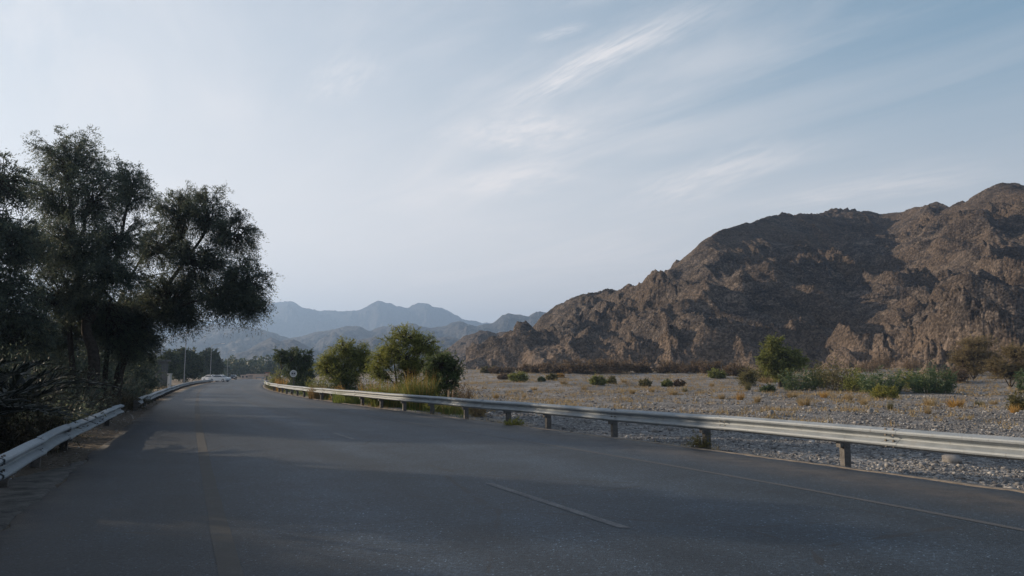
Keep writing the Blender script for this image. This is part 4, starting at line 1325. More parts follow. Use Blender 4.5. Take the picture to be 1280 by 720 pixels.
def reeds(name, label, px, py, wpx, hpx, seed, n=260):
    p = bed(px, py)
    k = p.y / FPX
    rng = np.random.default_rng(seed)
    root = thing(name, label, 'reeds', tuple(p), 0, 'reed clumps of the river bed')
    paths = []; C = []; D = []; L_ = []
    for _ in range(n // 3):
        a = rng.uniform(0, 2 * np.pi); r_ = math.sqrt(rng.uniform(0, 1))
        bx = r_ * wpx * k * 0.42 * math.cos(a); by = r_ * wpx * k * 0.35 * math.sin(a)
        h = hpx * k * rng.uniform(0.45, 1.1) * (1 - 0.5 * r_ * r_)
        ln = 0.45 * r_ * h
        s = np.linspace(0, 1, 5)
        Q = np.stack([bx + ln * math.cos(a) * s ** 1.5, by + ln * math.sin(a) * s ** 1.5, h * s - 0.05], 1)
        paths.append((Q, np.linspace(0.02, 0.008, 5)))
        for z in rng.uniform(0.05, 1.0, 11):
            q = np.array([np.interp(z, s, Q[:, i]) for i in range(3)])
            b_ = rng.uniform(0, 2 * np.pi)
            dv = np.array([math.cos(b_) * 0.8, math.sin(b_) * 0.8, rng.uniform(0.2, 1.0)])
            C.append(q + dv * 0.2); D.append(dv)
    V, q = tubes_np(paths, 4)
    obj('stalk', np_mesh('stalk', V, q), M['reed'], root)
    V, q = leaves_np(np.array(C), np.array(D), 0.65, 0.085, rng, 0.25, 0.4)
    obj('leaves', np_mesh('leaves', V, None, q), M['reed'], root)


# shrubs along the hill foot
row = [(626, 467, 30, 8), (662, 466, 34, 10), (690, 466, 34, 12), (716, 466, 34, 15), (742, 466, 36, 16), (772, 466, 44, 17), (803, 466, 20, 14), (838, 466, 34, 13), (866, 466, 34, 14), (890, 466, 28, 15), (920, 470, 30, 16)]
rown = ['low brown shrub at the left end of the hill foot hedge', 'low flat brown shrub second in the hill foot hedge', 'dark brown shrub third in the hill foot hedge', 'brown shrub fourth in the hill foot hedge',
        'tall brown shrub fifth in the hill foot hedge', 'widest rounded brown shrub of the hill foot hedge', 'small reddish shrub after the widest hedge shrub', 'flat brown shrub where the hedge thins out',
        'low brown shrub near the right end of the hedge', 'dark shrub left of the dead pole', 'brown shrub right of the dead pole']
for i, (rw, lb) in enumerate(zip(row, rown)):
    bed_shrub('brown_shrub', lb, rw[0], rw[1], rw[2] * 1.15, rw[3] * 1.15, M['brown_shrub'], 400 + i, group='brown shrubs along the hill foot', nstem=60, ntw=8, nleaf=10)
for i, (px, py, wp, hp, mt, lb) in enumerate((
        (648, 477, 24, 14, 'leaf_green', 'dark green rounded bush on the far gravel'), (677, 477, 8, 6, 'leaf_deep', 'tiny round green bush on the far gravel'),
        (748, 481, 20, 13, 'leaf_green', 'bright green bush alone on the open gravel'), (765, 480, 9, 9, 'olive_shrub', 'small olive bush touching the lone green bush'),
        (806, 483, 13, 10, 'olive_shrub', 'small dark olive bush left of the bush pair'), (834, 483, 12, 9, 'leaf_green', 'green bush of the touching pair on the gravel'),
        (850, 483, 13, 9, 'brown_shrub', 'brown bush of the touching pair on the gravel'), (690, 475, 14, 8, 'olive_shrub', 'flat olive shrub between two green bushes'),
        (896, 473, 22, 13, 'leaf_green', 'dark green bush at the foot of the dead pole'), (934, 482, 16, 26, 'olive_shrub', 'olive shrub left of the river bed tree'),
        (955, 476, 26, 30, 'olive_shrub', 'brown olive shrub against the river bed tree'), (1047, 488, 50, 44, 'olive_shrub', 'large olive bush between two reed clumps'),
        (960, 490, 18, 10, 'leaf_deep', 'low dark green plant below the river bed tree'), (1072, 490, 34, 28, 'leaf_green', 'green bush joining the olive bush and the wide reeds'), (1138, 486, 30, 26, 'leaf_green', 'green bush between the two larger reed clumps'), (1022, 484, 30, 28, 'leaf_green', 'green bush between first reeds and olive bush'),
        (1105, 498, 34, 19, 'yellow_bush', 'yellow green rounded bush before the reeds'), (1274, 512, 22, 24, 'olive_shrub', 'olive shrub cut by the right picture border'),
        (1196, 478, 34, 22, 'brown_shrub', 'brown shrub just right of the big reed clump'), (610, 466, 20, 8, 'olive_shrub', 'low olive shrub left of the hill foot hedge'),
        (700, 472, 10, 5, 'orange_straw', 'low rusty shrub on the far gravel'), (630, 474, 16, 7, 'brown_shrub', 'low brown shrub beside the dark green bush'))):
    bed_shrub('bush', lb, px, py, wp, hp, M[mt], 430 + i, nstem=48, ntw=7, nleaf=9)
reeds('reed_clump', 'green reed clump right below the river bed tree', 1000, 488, 44, 32, 81, 300)
reeds('reed_clump', 'wide green reed clump behind the yellow bush', 1102, 491, 52, 33, 82, 380)
reeds('reed_clump', 'dense dark green reed clump right of the yellow bush', 1166, 491, 54, 39, 83, 460)
reeds('reed_clump', 'green reeds cut by the right picture border', 1284, 490, 24, 30, 84, 160)
# tree of the river bed
pt = bed(975, 484)
kk = pt.y / FPX
crown_tree('river_tree', 'rounded green tree standing at the hill foot', 'tree', tuple(pt), [([np.array(pt), np.array(pt) + np.array([0.1, 0, 2.0]), P3(975, 445, pt.y)], 0.2, 0.06), ([np.array(pt), np.array(pt) + np.array([0.9, 0, 2.0]), P3(990, 455, pt.y)], 0.15, 0.05)],
           [lobe(968, 432, pt.y, 17, 14, 1.6, 0, 1), (P3(980, 446, pt.y), (22 * kk, 2.2, 15 * kk), 0, .9), (P3(995, 452, pt.y), (15 * kk, 1.7, 13 * kk), 1, 1), (P3(958, 450, pt.y), (14 * kk, 1.6, 14 * kk), 0, .8), (P3(975, 464, pt.y), (24 * kk, 2.0, 12 * kk), 0, .6)],
           M['leaf_green'], M['bark'], 91, nsub=64, ntwig=7, nleaf=14, lsize=(0.20, 0.085), twig=0.55, droop=0.15)
# flat topped leafless acacias by the right border
def acacia(label, px, Y, tiers, seed):
    b_ = gpt(px, Y)
    b_[2] = float(max(ground_z(b_[0], b_[1]), hill_height(np.array([b_[0]]), np.array([b_[1]]))[0])) - 0.1
    return crown_tree('acacia', label, 'tree', b_, [([b_, b_ + np.array([0.15, 0, 0.9]), b_ + np.array([0.1, 0, 1.9])], 0.10, 0.05), ([b_, b_ + np.array([-0.4, 0, 0.8]), b_ + np.array([-0.9, 0, 1.6])], 0.08, 0.04), ([b_, b_ + np.array([0.6, 0.1, 0.8]), b_ + np.array([1.3, 0, 1.6])], 0.08, 0.04)],
                      [(P3(x, y, Y), (rx * Y / FPX, rx * Y / FPX * 0.8, rz_ * Y / FPX), ti, 1.0) for x, y, rx, rz_, ti in tiers], M['acacia'], M['bark'], seed, nsub=95, ntwig=7, nleaf=12, lsize=(0.17, 0.03), twig=0.45, droop=-0.25, hang=-0.3, group='leafless acacias at the hill foot')


acacia('flat topped brown acacia standing before the rocky slope', 1217, 108, [(1222, 428, 27, 10, 0), (1204, 449, 24, 10, 1), (1238, 449, 22, 10, 2), (1215, 441, 30, 10, 0), (1216, 462, 26, 9, 0)], 95)
acacia('flat topped olive brown acacia cut by the right picture border', 1262, 92, [(1274, 440, 27, 11, 0), (1248, 458, 26, 11, 1), (1282, 458, 24, 12, 2), (1262, 469, 34, 10, 0)], 96)
for i, (px, Y, w_, h_, lb) in enumerate(((1103, 150, 24, 24, 'brown shrub growing high on the sunlit slope foot'), (1142, 140, 26, 18, 'brown shrub on the rocks left of the acacia'), (1085, 135, 30, 16, 'low brown shrub behind the wide reed clump'))):
    p = gpt(px, Y)
    p[2] = float(max(ground_z(p[0], p[1]), hill_height(np.array([p[0]]), np.array([p[1]]))[0])) - 0.1
    k = Y / FPX
    shrub('brown_shrub', lb, p, (w_ * k * .5, w_ * k * .5, h_ * k), M['brown_shrub'], M['twig'], 470 + i, 50, 7, 9, (0.25, 0.05), group='brown shrubs on the slope foot')
# dead pole
p = bed(902, 472)
dp = thing('dead_trunk', 'thin dark dead trunk standing on the gravel', 'dead tree', tuple(p))
MB().tube([(0, 0, -0.1), (0.05, 0, 1.1), (-0.03, 0, 2.1)], [0.13, 0.10, 0.07], 7).build('trunk', M['dark_pole'], dp)
MB().tube([(0.03, 0, 0.9), (0.35, 0, 0.6), (0.5, 0, 0.1)], [0.06, 0.05, 0.04], 6).build('limb', M['dark_pole'], dp)

# grass tufts of the bed: the ones one can pick out
tm = {}
for mt in ('straw', 'orange_straw', 'olive_shrub'):
    for k in range(3):
        rng = np.random.default_rng(500 + k + len(tm) * 5)
        me = tuft_mesh(rng, 190, 1.0, 0.75, 0.035, 0.75, 3, 0.55)
        me.materials.append(M[mt]); tm[(mt, k)] = me
tufts = [(1195, 509, 34, 15, 'orange_straw', 'bright orange straw tuft right of the big reed clump'), (1163, 507, 24, 13, 'straw', 'pale straw tuft left of the bright orange one'),
         (1160, 517, 14, 10, 'straw', 'thin straw tuft below the pale one'), (1005, 507, 26, 15, 'straw', 'straw tuft below the first reed clump'),
         (990, 497, 22, 10, 'straw', 'flat straw tuft touching the low green plant'), (925, 500, 16, 13, 'orange_straw', 'rusty tuft on the gravel left of the tree'),
         (902, 499, 14, 10, 'straw', 'pale tuft left of the rusty tuft'), (947, 503, 14, 12, 'straw', 'straw tuft right of the rusty tuft'),
         (842, 494, 18, 10, 'straw', 'straw tuft below the touching bush pair'), (856, 490, 10, 7, 'olive_shrub', 'olive tuft right of the straw tuft below the bushes'),
         (790, 492, 14, 8, 'straw', 'pale tuft on open gravel below the olive bush'), (815, 490, 12, 8, 'straw', 'small pale tuft in the middle of the gravel'),
         (960, 478, 40, 10, 'straw', 'wide pale grass behind the river bed tree'), (935, 488, 12, 14, 'olive_shrub', 'upright olive tuft before the olive shrub'),
         (1060, 500, 20, 11, 'straw', 'straw tuft below the large olive bush'), (1080, 506, 16, 9, 'straw', 'low straw tuft left below the yellow bush'),
         (1113, 512, 12, 14, 'olive_shrub', 'olive stalk tuft just below the yellow bush'), (1225, 507, 18, 8, 'olive_shrub', 'olive tuft right of the bright orange one'),
         (1242, 506, 16, 8, 'straw', 'low straw tuft near the right border'), (1268, 516, 18, 12, 'orange_straw', 'rusty tuft at the right picture border'),
         (730, 487, 12, 6, 'straw', 'low straw tuft below the lone green bush'), (668, 488, 12, 6, 'straw', 'low straw tuft on the gravel near the guardrail trees'),
         (705, 480, 18, 7, 'straw', 'flat straw tuft between the gravel bushes'), (620, 498, 14, 9, 'straw', 'straw tuft beside the dry shrub by the guardrail'),
         (655, 497, 8, 6, 'straw', 'small straw tuft above the guardrail line'), (1030, 497, 16, 10, 'orange_straw', 'rusty tuft between reeds and olive bush'), (890, 483, 10, 7, 'straw', 'small straw tuft before the dead pole'), (780, 478, 12, 6, 'straw', 'small straw tuft right of the small olive bush')]
for i, (px, py, wp, hp, mt, lb) in enumerate(tufts):
    p = bed(px, py); k = p.y / FPX
    o = obj('grass_tuft', tm[(mt, i % 3)], None, None, p, random.uniform(0, 6), (wp * k * 0.55, wp * k * 0.55, hp * k * 1.1))
    tag(o, lb, 'grass tuft', 'grass tufts on the gravel')


def scatter_blades(name, label, pts, hs, mat, width, nper, lean, kind='stuff'):
    rng = np.random.default_rng(len(pts))
    n = len(pts) * nper
    b_ = np.repeat(pts, nper, 0); h = np.repeat(hs, nper) * rng.uniform(0.4, 1.1, n)
    b_ = b_ + np.stack([rng.normal(size=n) * np.repeat(hs, nper) * 0.35, rng.normal(size=n) * np.repeat(hs, nper) * 0.35, np.zeros(n)], 1)
    a = rng.uniform(0, 2 * np.pi, n); l = lean * rng.uniform(0.1, 1.5, n)
    V, q = blades_np(b_, h, np.stack([np.cos(a) * l, np.sin(a) * l], 1), width, rng, 1)
    return tag(obj(name, np_mesh(name, V, q), mat), label, kind=kind)


rng = np.random.default_rng(77)
# dry grass of the far gravel
n = 11000
Yr = 34 + 150 * rng.uniform(0, 1, n) ** 0.8
ur = rng.uniform(-0.12, 0.75, n)
Xr = ur * Yr
ok = ((Xr - XR(Yr)) > 4) & (fbm(Xr / 9, Yr / 9, 2, 33) + 0.25 * rng.normal(size=n) + 0.5 * sstep(50, 110, Yr) > 0.22)
ok &= hill_height(Xr, Yr) < ground_z(Xr, Yr) + 0.5
pts = np.stack([Xr, Yr, ground_z(Xr, Yr)], 1)[ok]
scatter_blades('dry_grass', 'sparse straw coloured grass over the far gravel', pts, rng.uniform(0.18, 0.62, len(pts)), M['straw'], 0.05, 11, 0.8)
# weeds and dead grass under the left trees and along both edges
n = 3000
Yr = rng.uniform(8, 62, n); e = rng.uniform(0.9, 7.5, n) ** 1.0
Xr = XL(Yr) - e
pts = np.stack([Xr, Yr, ground_z(Xr, Yr)], 1)
hs = rng.uniform(0.12, 0.42, n) * (0.45 + 0.55 * sstep(1.2, 2.6, e))
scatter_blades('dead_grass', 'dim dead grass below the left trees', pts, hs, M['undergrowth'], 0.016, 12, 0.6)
n = 700
Yr = rng.uniform(40, 100, n); e = rng.uniform(2.5, 14, n)
Xr = XL(Yr) - e
pts = np.stack([Xr, Yr, ground_z(Xr, Yr)], 1)
scatter_blades('dry_grass', 'sunlit yellow grass behind the far left guardrail', pts, rng.uniform(0.25, 0.65, n), M['straw'], 0.03, 14, 0.6)
n = 620
Yr = rng.uniform(14, 110, n); e = 0.25 + rng.uniform(0.0, 1.0, n) ** 2 * 2.2
Xr = XR(Yr) + e
kp = fbm(Yr / 4, Yr * 0 + 2, 2, 12) > 0.0
pts = np.stack([Xr, Yr, ground_z(Xr, Yr)], 1)[kp]
scatter_blades('dry_grass', 'sparse dry weeds at the feet of the long guardrail', pts, rng.uniform(0.08, 0.28, len(pts)), M['straw'], 0.014, 12, 0.8)
n = 900
Yr = rng.uniform(28, 110, n); e = rng.uniform(0.8, 6.5, n)
Xr = XR(Yr) + e
kp = (Xr / Yr) < -0.055
pts = np.stack([Xr, Yr, ground_z(Xr, Yr)], 1)[kp]
scatter_blades('green_grass', 'green and straw grass around the roadside trees', pts, rng.uniform(0.25, 0.75, len(pts)), M['grass_green'], 0.022, 16, 0.5)

# ------------------------------------------------------------------ stones
def ico():
    p = (1 + 5 ** 0.5) / 2
    v = np.array([(-1, p, 0), (1, p, 0), (-1, -p, 0), (1, -p, 0), (0, -1, p), (0, 1, p), (0, -1, -p), (0, 1, -p), (p, 0, -1), (p, 0, 1), (-p, 0, -1), (-p, 0, 1)], float)
    v /= np.linalg.norm(v[0])
    f = np.array([(0, 11, 5), (0, 5, 1), (0, 1, 7), (0, 7, 10), (0, 10, 11), (1, 5, 9), (5, 11, 4), (11, 10, 2), (10, 7, 6), (7, 1, 8), (3, 9, 4), (3, 4, 2), (3, 2, 6), (3, 6, 8), (3, 8, 9), (4, 9, 5), (2, 4, 11), (6, 2, 10), (8, 6, 7), (9, 8, 1)])
    return v, f


def stones(name, label, X, Y, size, mat, seed, fine=False):
    rng = np.random.default_rng(seed)
    v, f = ico()
    if fine:
        v = np.array([(1, 0, 0), (0, 1, 0), (-1, 0, 0), (0, -1, 0), (0, 0, 1), (0, 0, -1)], float)
        f = np.array([(0, 1, 4), (1, 2, 4), (2, 3, 4), (3, 0, 4), (1, 0, 5), (2, 1, 5), (3, 2, 5), (0, 3, 5)])
    n = len(X)
    sc = size[:, None] * np.stack([rng.uniform(0.7, 1.35, n), rng.uniform(0.6, 1.1, n), rng.uniform(0.4, 0.75, n)], 1)
    a = rng.uniform(0, 2 * np.pi, n)
    jit = rng.uniform(0.75, 1.2, (n, len(v), 1))
    W = v[None] * jit * sc[:, None, :] * 0.5
    c, s = np.cos(a)[:, None], np.sin(a)[:, None]
    x = W[:, :, 0] * c - W[:, :, 1] * s; y = W[:, :, 0] * s + W[:, :, 1] * c
    Z = ground_z(X, Y)
    V = np.stack([x + X[:, None], y + Y[:, None], W[:, :, 2] + (Z + sc[:, 2] * 0.12)[:, None]], -1).reshape(-1, 3)
    F = (np.arange(n)[:, None, None] * len(v) + f[None]).reshape(-1, 3)
    o = obj(name, np_mesh(name, V, None, F), mat)
    return tag(o, label, kind='stuff')


rng = np.random.default_rng(88)
n = 12000
Yr = 7 + 27 * rng.uniform(0, 1, n) ** 0.75
Xr = rng.uniform(-0.08, 0.82, n) * Yr
e = Xr - XR(Yr)
dens = np.where(fbm(Xr / 5, Yr / 5, 2, 13) > -0.5, 1.0, 0.4) * np.where((Yr > 17) & (Yr < 34) & (e < 3.0), 0.25, 1.0)
ok = (e > 0.35) & (rng.uniform(0, 1, n) < dens)
sz_ = 0.05 + 0.13 * rng.uniform(0, 1, n) ** 4
stones('gravel', 'loose grey pebbles of the near river bed', Xr[ok], Yr[ok], sz_[ok], M['pebbles'], 1)
n = 20000
Yr = 30 + 62 * rng.uniform(0, 1, n) ** 0.8
Xr = rng.uniform(-0.12, 0.78, n) * Yr
ok = (Xr - XR(Yr)) > 2.5
sz_ = 0.07 + 0.26 * rng.uniform(0, 1, n) ** 4
stones('gravel', 'loose grey stones of the farther river bed', Xr[ok], Yr[ok], sz_[ok], M['pebbles'], 2, True)
n = 1400
Yr = rng.uniform(6, 40, n); Xr = XL(Yr) - rng.uniform(0.1, 2.5, n)
stones('gravel', 'crumbs and pebbles along the left road edge', Xr, Yr, 0.015 + 0.05 * rng.uniform(0, 1, n) ** 3, M['pebbles'], 3)
n = 2600
Yr = 6 + 40 * rng.uniform(0, 1, n) ** 1.3; Xr = XR(Yr) + rng.normal(size=n) * 0.16 + 0.1
ok = (Xr - XR(Yr)) > 0.32
stones('gravel', 'small grit along the outer road edge', Xr[ok], Yr[ok], 0.012 + 0.03 * rng.uniform(0, 1, n)[ok] ** 3, M['pebbles'], 4)


n = 36000
Yr = 7 + 45 * rng.uniform(0, 1, n) ** 1.0
Xr = rng.uniform(-0.06, 0.8, n) * Yr
e = Xr - XR(Yr)
ok = (e > 0.3) & (rng.uniform(0, 1, n) < np.where((Yr > 17) & (Yr < 34) & (e < 3.0), 0.3, 1.0))
stones('gravel', 'fine loose gravel between the larger pebbles', Xr[ok], Yr[ok], 0.025 + 0.045 * rng.uniform(0, 1, n)[ok] ** 2 + 0.0012 * Yr[ok], M['pebbles'], 5, True)


def boulder(label, px, py, wpx, hpx, seed, mat='stone'):
    p = on_ground(px, py, 6, 200); k = p.y / FPX
    v, f = ico()
    rng = np.random.default_rng(seed)
    # one subdivision
    V = list(map(tuple, v)); cache = {}; F = []
    def mid_(a, b_):
        key = (min(a, b_), max(a, b_))
        if key not in cache:
            m_ = (np.array(V[a]) + np.array(V[b_])) / 2; V.append(tuple(m_ / np.linalg.norm(m_))); cache[key] = len(V) - 1
        return cache[key]
    for a, b_, c_ in f:
        x, y, z = mid_(a, b_), mid_(b_, c_), mid_(c_, a)
        F += [(a, x, z), (b_, y, x), (c_, z, y), (x, y, z)]
    W = np.array(V); W = W * (1 + 0.16 * rng.normal(size=(len(W), 1)))
    W = np.clip(W, -0.82, 0.86)
    W *= np.array([wpx * k * 0.5, wpx * k * 0.42, hpx * k * 0.6])
    o = obj('boulder', np_mesh('boulder', W, None, F), M[mat], None, (p.x, p.y, p.z + hpx * k * 0.25), rng.uniform(0, 6))
    tag(o, label, 'boulder', 'boulders on the gravel')


for i, (px, py, wp, hp, lb) in enumerate(((964, 519, 10, 8, 'dark rounded boulder above the guardrail line'), (1088, 516, 9, 7, 'pale boulder alone on the gravel below the yellow bush'), (1190, 578, 26, 12, 'large dark boulder under the guardrail'),
        (1110, 583, 10, 5, 'pale flat stone below the guardrail, left of the large boulder'), (1258, 601, 11, 6, 'pale stone near the right border below the guardrail'), (1235, 572, 9, 6, 'small pale stone right of the large boulder'),
        (662, 490, 8, 4, 'dark flat boulder on the gravel above the guardrail'), (1128, 570, 9, 5, 'grey stone just under the guardrail beam'), (820, 540, 12, 5, 'grey boulder seen under the guardrail between two posts'), (838, 538, 9, 6, 'dark boulder beside a guardrail post'))):
    boulder(lb, px, py, wp, hp, 600 + i)

# ------------------------------------------------------------------ far left: house, walls, lamps, trees, cars
YH = 96.0
def rect(px0, px1, py0, py1, Y):
    a = at(px0, py1, Y); b_ = at(px1, py0, Y)
    return a.x, b_.x, a.z, b_.z


x0, x1, z0, z1 = rect(140, 184, 450, 470, YH)
h = thing('house', 'low dim flat roofed house half hidden below the left trees', 'house', ((x0 + x1) / 2, YH + 3, 0))
hw = (x1 - x0) / 2
MB().box(-hw, hw, -3, 3, 0, z1 - 0.15).build('wall', M['wall'], h)
MB().box(-hw - 0.25, hw + 0.25, -3.4, 3.25, z1 - 0.15, z1 + 0.15).build('roof', M['wall'], h)
cxh = (x0 + x1) / 2
for (a, b_, c_, d_) in ((174, 182, 457, 464), (158, 165, 455, 464)):
    q0, q1, q2, q3 = rect(a, b_, c_, d_, YH)
    wn = MB().box(q0 - cxh, q1 - cxh, -3.05, -3.003, q2, q3).build('window', M['shutter'], h)
    MB().box(q0 - cxh + 0.1, q1 - cxh - 0.1, -3.08, -3.053, q2 + 0.12, (q2 + q3) / 2).build('pane', M['glass'], wn)
q0, q1, q2, q3 = rect(168, 171, 453, 466, YH)
MB().box(q0 - cxh, q1 - cxh, -3.35, -3.1, 0, q3).build('pillar', M['white_wall'], h)
bw = thing('boundary_wall', 'low dim garden wall before the flat roofed house', 'wall', (at(188, 470, 88).x, 88, 0))
q0, q1, q2, q3 = rect(160, 209, 465, 478, 88)
MB().box(q0 - bw.location.x, q1 - bw.location.x, -0.1, 0.1, -0.1, q3).build('panel', M['wall'], bw)
MB().box(q0 - bw.location.x, q1 - bw.location.x, -0.14, 0.14, q3, q3 + 0.08).build('coping', M['wall'], bw)
q0, q1, q2, q3 = rect(210.2, 213.8, 468, 478, 86)
gp = thing('gate_pillar', 'short white gate pillar at the end of the garden wall', 'pillar', ((q0 + q1) / 2, 86, 0))
MB().box(-(q1 - q0) / 2, (q1 - q0) / 2, -0.2, 0.2, 0, q3).build('shaft', M['white_wall'], gp)
MB().box(-(q1 - q0) / 2 - 0.05, (q1 - q0) / 2 + 0.05, -0.25, 0.25, q3, q3 + 0.1).build('cap', M['white_wall'], gp)


def lamp(label, px, Y, top_py, mat, arm=2.0, thick=0.09):
    b_ = gpt(px, Y)
    top = at(px, top_py, Y).z
    r = thing('street_lamp', label, 'street lamp', tuple(b_), 0, 'street lamps left of the road')
    H = top - b_[2]
    MB().tube([(0, 0, 0), (0, 0, H * 0.5), (0, 0, H - 0.4)], [thick, thick * 0.8, thick * 0.6], 8).build('pole', mat, r)
    MB().tube([(0, 0, H - 0.42), (0.15, -0.03, H - 0.12), (arm * 0.5, -0.1, H + 0.15), (arm, -0.2, H + 0.25)], [thick * 0.55] * 3 + [thick * 0.45], 7).build('arm', mat, r)
    hd = MB().add([(arm, -0.36, H + 0.2), (arm + 0.75, -0.36, H + 0.26), (arm + 0.75, -0.04, H + 0.26), (arm, -0.04, H + 0.2), (arm + .05, -0.33, H + 0.34), (arm + 0.65, -0.33, H + 0.36), (arm + 0.65, -0.07, H + 0.36), (arm + .05, -0.07, H + 0.34)],
                  [(3, 2, 1, 0), (4, 5, 6, 7), (0, 1, 5, 4), (1, 2, 6, 5), (2, 3, 7, 6), (3, 0, 4, 7)]).build('lamp_head', M['lamp_glass'], r)
    MB().box(-0.16, 0.16, -0.16, 0.16, -0.1, 0.12).build('base', M['concrete'], r)
    return r


lamp('nearest dark street lamp pole rising into the tree crown', 177.5, 60, 345, M['dark_pole'], 1.8, 0.085)
lamp('thin grey street lamp before the two far round trees', 230.5, 122, 414, M['pole'])
lamp('far street lamp whose curved arm shows above the round tree', 263, 168, 431, M['pole'], 2.2)
lamp('distant street lamp right of the round trees', 284, 250, 439, M['pole'], 1.4)
lamp('most distant street lamp, its head a pale dot', 286.5, 330, 446, M['pole'], 1.2)

def far_tree(name, label, px, Y, lobes, seed, leaf='leaf_far', **kw):
    b_ = gpt(px, Y)
    return crown_tree(name, label, 'tree', b_, [([b_, b_ + np.array([0, 0, 1.2]), b_ + np.array([0.2, 0, 3.0])], 0.2, 0.1)], [lobe(*l) for l in lobes], M[leaf], M['bark'], seed, group=kw.pop('group', 'far trees left of the road'), nsub=52, ntwig=8, nleaf=11, lsize=(0.42, 0.2), twig=0.8, droop=0.1, **kw)


far_tree('round_tree', 'dark round tree behind the thin grey street lamp', 231, 150, [(231, 447, 150, 17, 13, 2.4), (222, 458, 150, 12, 14, 2.2), (243, 458, 150, 12, 14, 2.2), (230, 466, 149, 18, 9, 2.4)], 111)
far_tree('round_tree', 'dark round tree above the parked white cars', 262, 195, [(262, 444, 195, 12, 11, 2.4), (254, 456, 195, 10, 13, 2.4), (270, 455, 195, 9, 13, 2.4), (263, 465, 194, 15, 9, 2.6)], 112)
far_tree('round_tree', 'olive tree between the two round trees and the house', 205, 135, [(205, 458, 135, 14, 12, 2.2), (212, 450, 135, 10, 10, 2.0)], 113)

# woodland that closes the valley
def woodland():
    rng = np.random.default_rng(120)
    C = []; D = []; paths = []
    spots = []
    for _ in range(150):
        Y = rng.uniform(290, 470); px = rng.uniform(150, 440)
        spots.append((px, Y, rng.uniform(4.5, 9.5)))
    for _ in range(20):
        spots.append((rng.uniform(420, 600), rng.uniform(260, 420), rng.uniform(2.0, 3.6)))
    for px, Y, hgt in spots:
        u, _ = ray(px, HORIZON)
        b_ = np.array([u * Y, Y, 0.0]); 
        paths.append((np.array([b_, b_ + [0, 0, hgt * 0.6]]), [0.18, 0.1]))
        r_ = hgt * rng.uniform(0.36, 0.55)
        n = 330
        v = rng.normal(size=(n, 3)); v /= np.linalg.norm(v, axis=1, keepdims=True)
        lump = 1 + 0.25 * np.sin(v[:, 0] * 5 + px) * np.cos(v[:, 2] * 4 + px)
        C.append(b_ + [0, 0, hgt * 0.56] + v * np.array([r_, r_, hgt * 0.46]) * (rng.uniform(0.45, 1.0, (n, 1)) ** 0.5) * lump[:, None]); D.append(rng.normal(size=(n, 3)))
    V1, q1 = tubes_np(paths, 4)
    V2, q2 = leaves_np(np.concatenate(C), np.concatenate(D), 1.1, 0.75, rng)
    o = obj('woodland', np_mesh('woodland', np.concatenate([V1, V2]), q1, q2 + len(V1)), M['leaf_far'])
    tag(o, 'green belt of far trees closing the valley', kind='stuff')


woodland()


def car(label, px, py, mat, rz, Y=None):
    u, _ = ray(px, HORIZON)
    r = thing('parked_car', label, 'car', (u * Y, Y, 0.0), rz)
    prof = [(-2.15, 0.32), (-2.2, 0.62), (-2.1, 0.86), (-1.35, 0.95), (-0.75, 1.38), (-0.2, 1.46), (0.75, 1.42), (1.35, 1.02), (2.0, 0.94), (2.18, 0.75), (2.2, 0.35), (1.7, 0.24), (-1.7, 0.24)]
    v = []; f = []
    n = len(prof)
    for sx in (-1, 1):
        for (y, z) in prof:
            wd = 0.86 if z < 1.0 else 0.86 - (z - 1.0) * 0.42
            v.append((sx * wd, y, z))
    f += [tuple(range(n - 1, -1, -1)), tuple(range(n, 2 * n))] + [(k, (k + 1) % n, n + (k + 1) % n, n + k) for k in range(n)]
    MB().add(v, f).build('body', mat, r)
    for sx in (-1, 1):
        MB().add([(sx * 0.868, -1.2, 0.99), (sx * 0.868, 1.2, 0.99), (sx * 0.715, 0.72, 1.36), (sx * 0.715, -0.7, 1.33)], [(0, 1, 2, 3)] if sx < 0 else [(3, 2, 1, 0)]).build('window', M['glass'], r)
    MB().add([(-0.80, 1.30, 1.07), (0.80, 1.30, 1.07), (0.68, 0.82, 1.395), (-0.68, 0.82, 1.395)], [(0, 1, 2, 3)]).build('rear_window', M['glass'], r)
    MB().add([(-0.80, -1.31, 0.99), (0.80, -1.31, 0.99), (0.68, -0.79, 1.36), (-0.68, -0.79, 1.36)], [(3, 2, 1, 0)]).build('windscreen', M['glass'], r)
    for sx in (-1, 1):
        MB().box(sx * 0.68 - 0.15, sx * 0.68 + 0.15, 2.15, 2.21, 0.62, 0.82).build('tail_light', M['red_glass'], r)
        MB().box(sx * 0.62 - 0.17, sx * 0.62 + 0.17, -2.215, -2.13, 0.60, 0.78).build('headlight', M['head_glass'], r)
        for wy in (-1.35, 1.3):
            wv = MB()
            ang = [2 * math.pi * k / 16 for k in range(16)]
            vv = [(sx * 0.78 + o_, wy + 0.32 * math.cos(a), 0.32 + 0.32 * math.sin(a)) for o_ in (-0.1, 0.1) for a in ang]
            wv.add(vv, [tuple(range(15, -1, -1)), tuple(range(16, 32))] + [(k, (k + 1) % 16, 16 + (k + 1) % 16, 16 + k) for k in range(16)])
            wh = wv.build('wheel', M['tyre'], r)
            vv = [(sx * 0.885 + o_, wy + 0.19 * math.cos(a), 0.32 + 0.19 * math.sin(a)) for o_ in (-0.01, 0.01) for a in ang]
            MB().add(vv, [tuple(range(15, -1, -1)), tuple(range(16, 32))] + [(k, (k + 1) % 16, 16 + (k + 1) % 16, 16 + k) for k in range(16)]).build('rim', M['rim'], wh)
    return r


car('white car parked at the road edge beneath the far round tree', 264.5, 0, M['car_white'], math.radians(60), 172)
car('white car parked broadside in front of the other white car', 275, 0, M['car_white'], math.radians(75), 163)
car('dark car far down the road past the white cars', 291.5, 0, M['car_dark'], math.radians(12), 232)

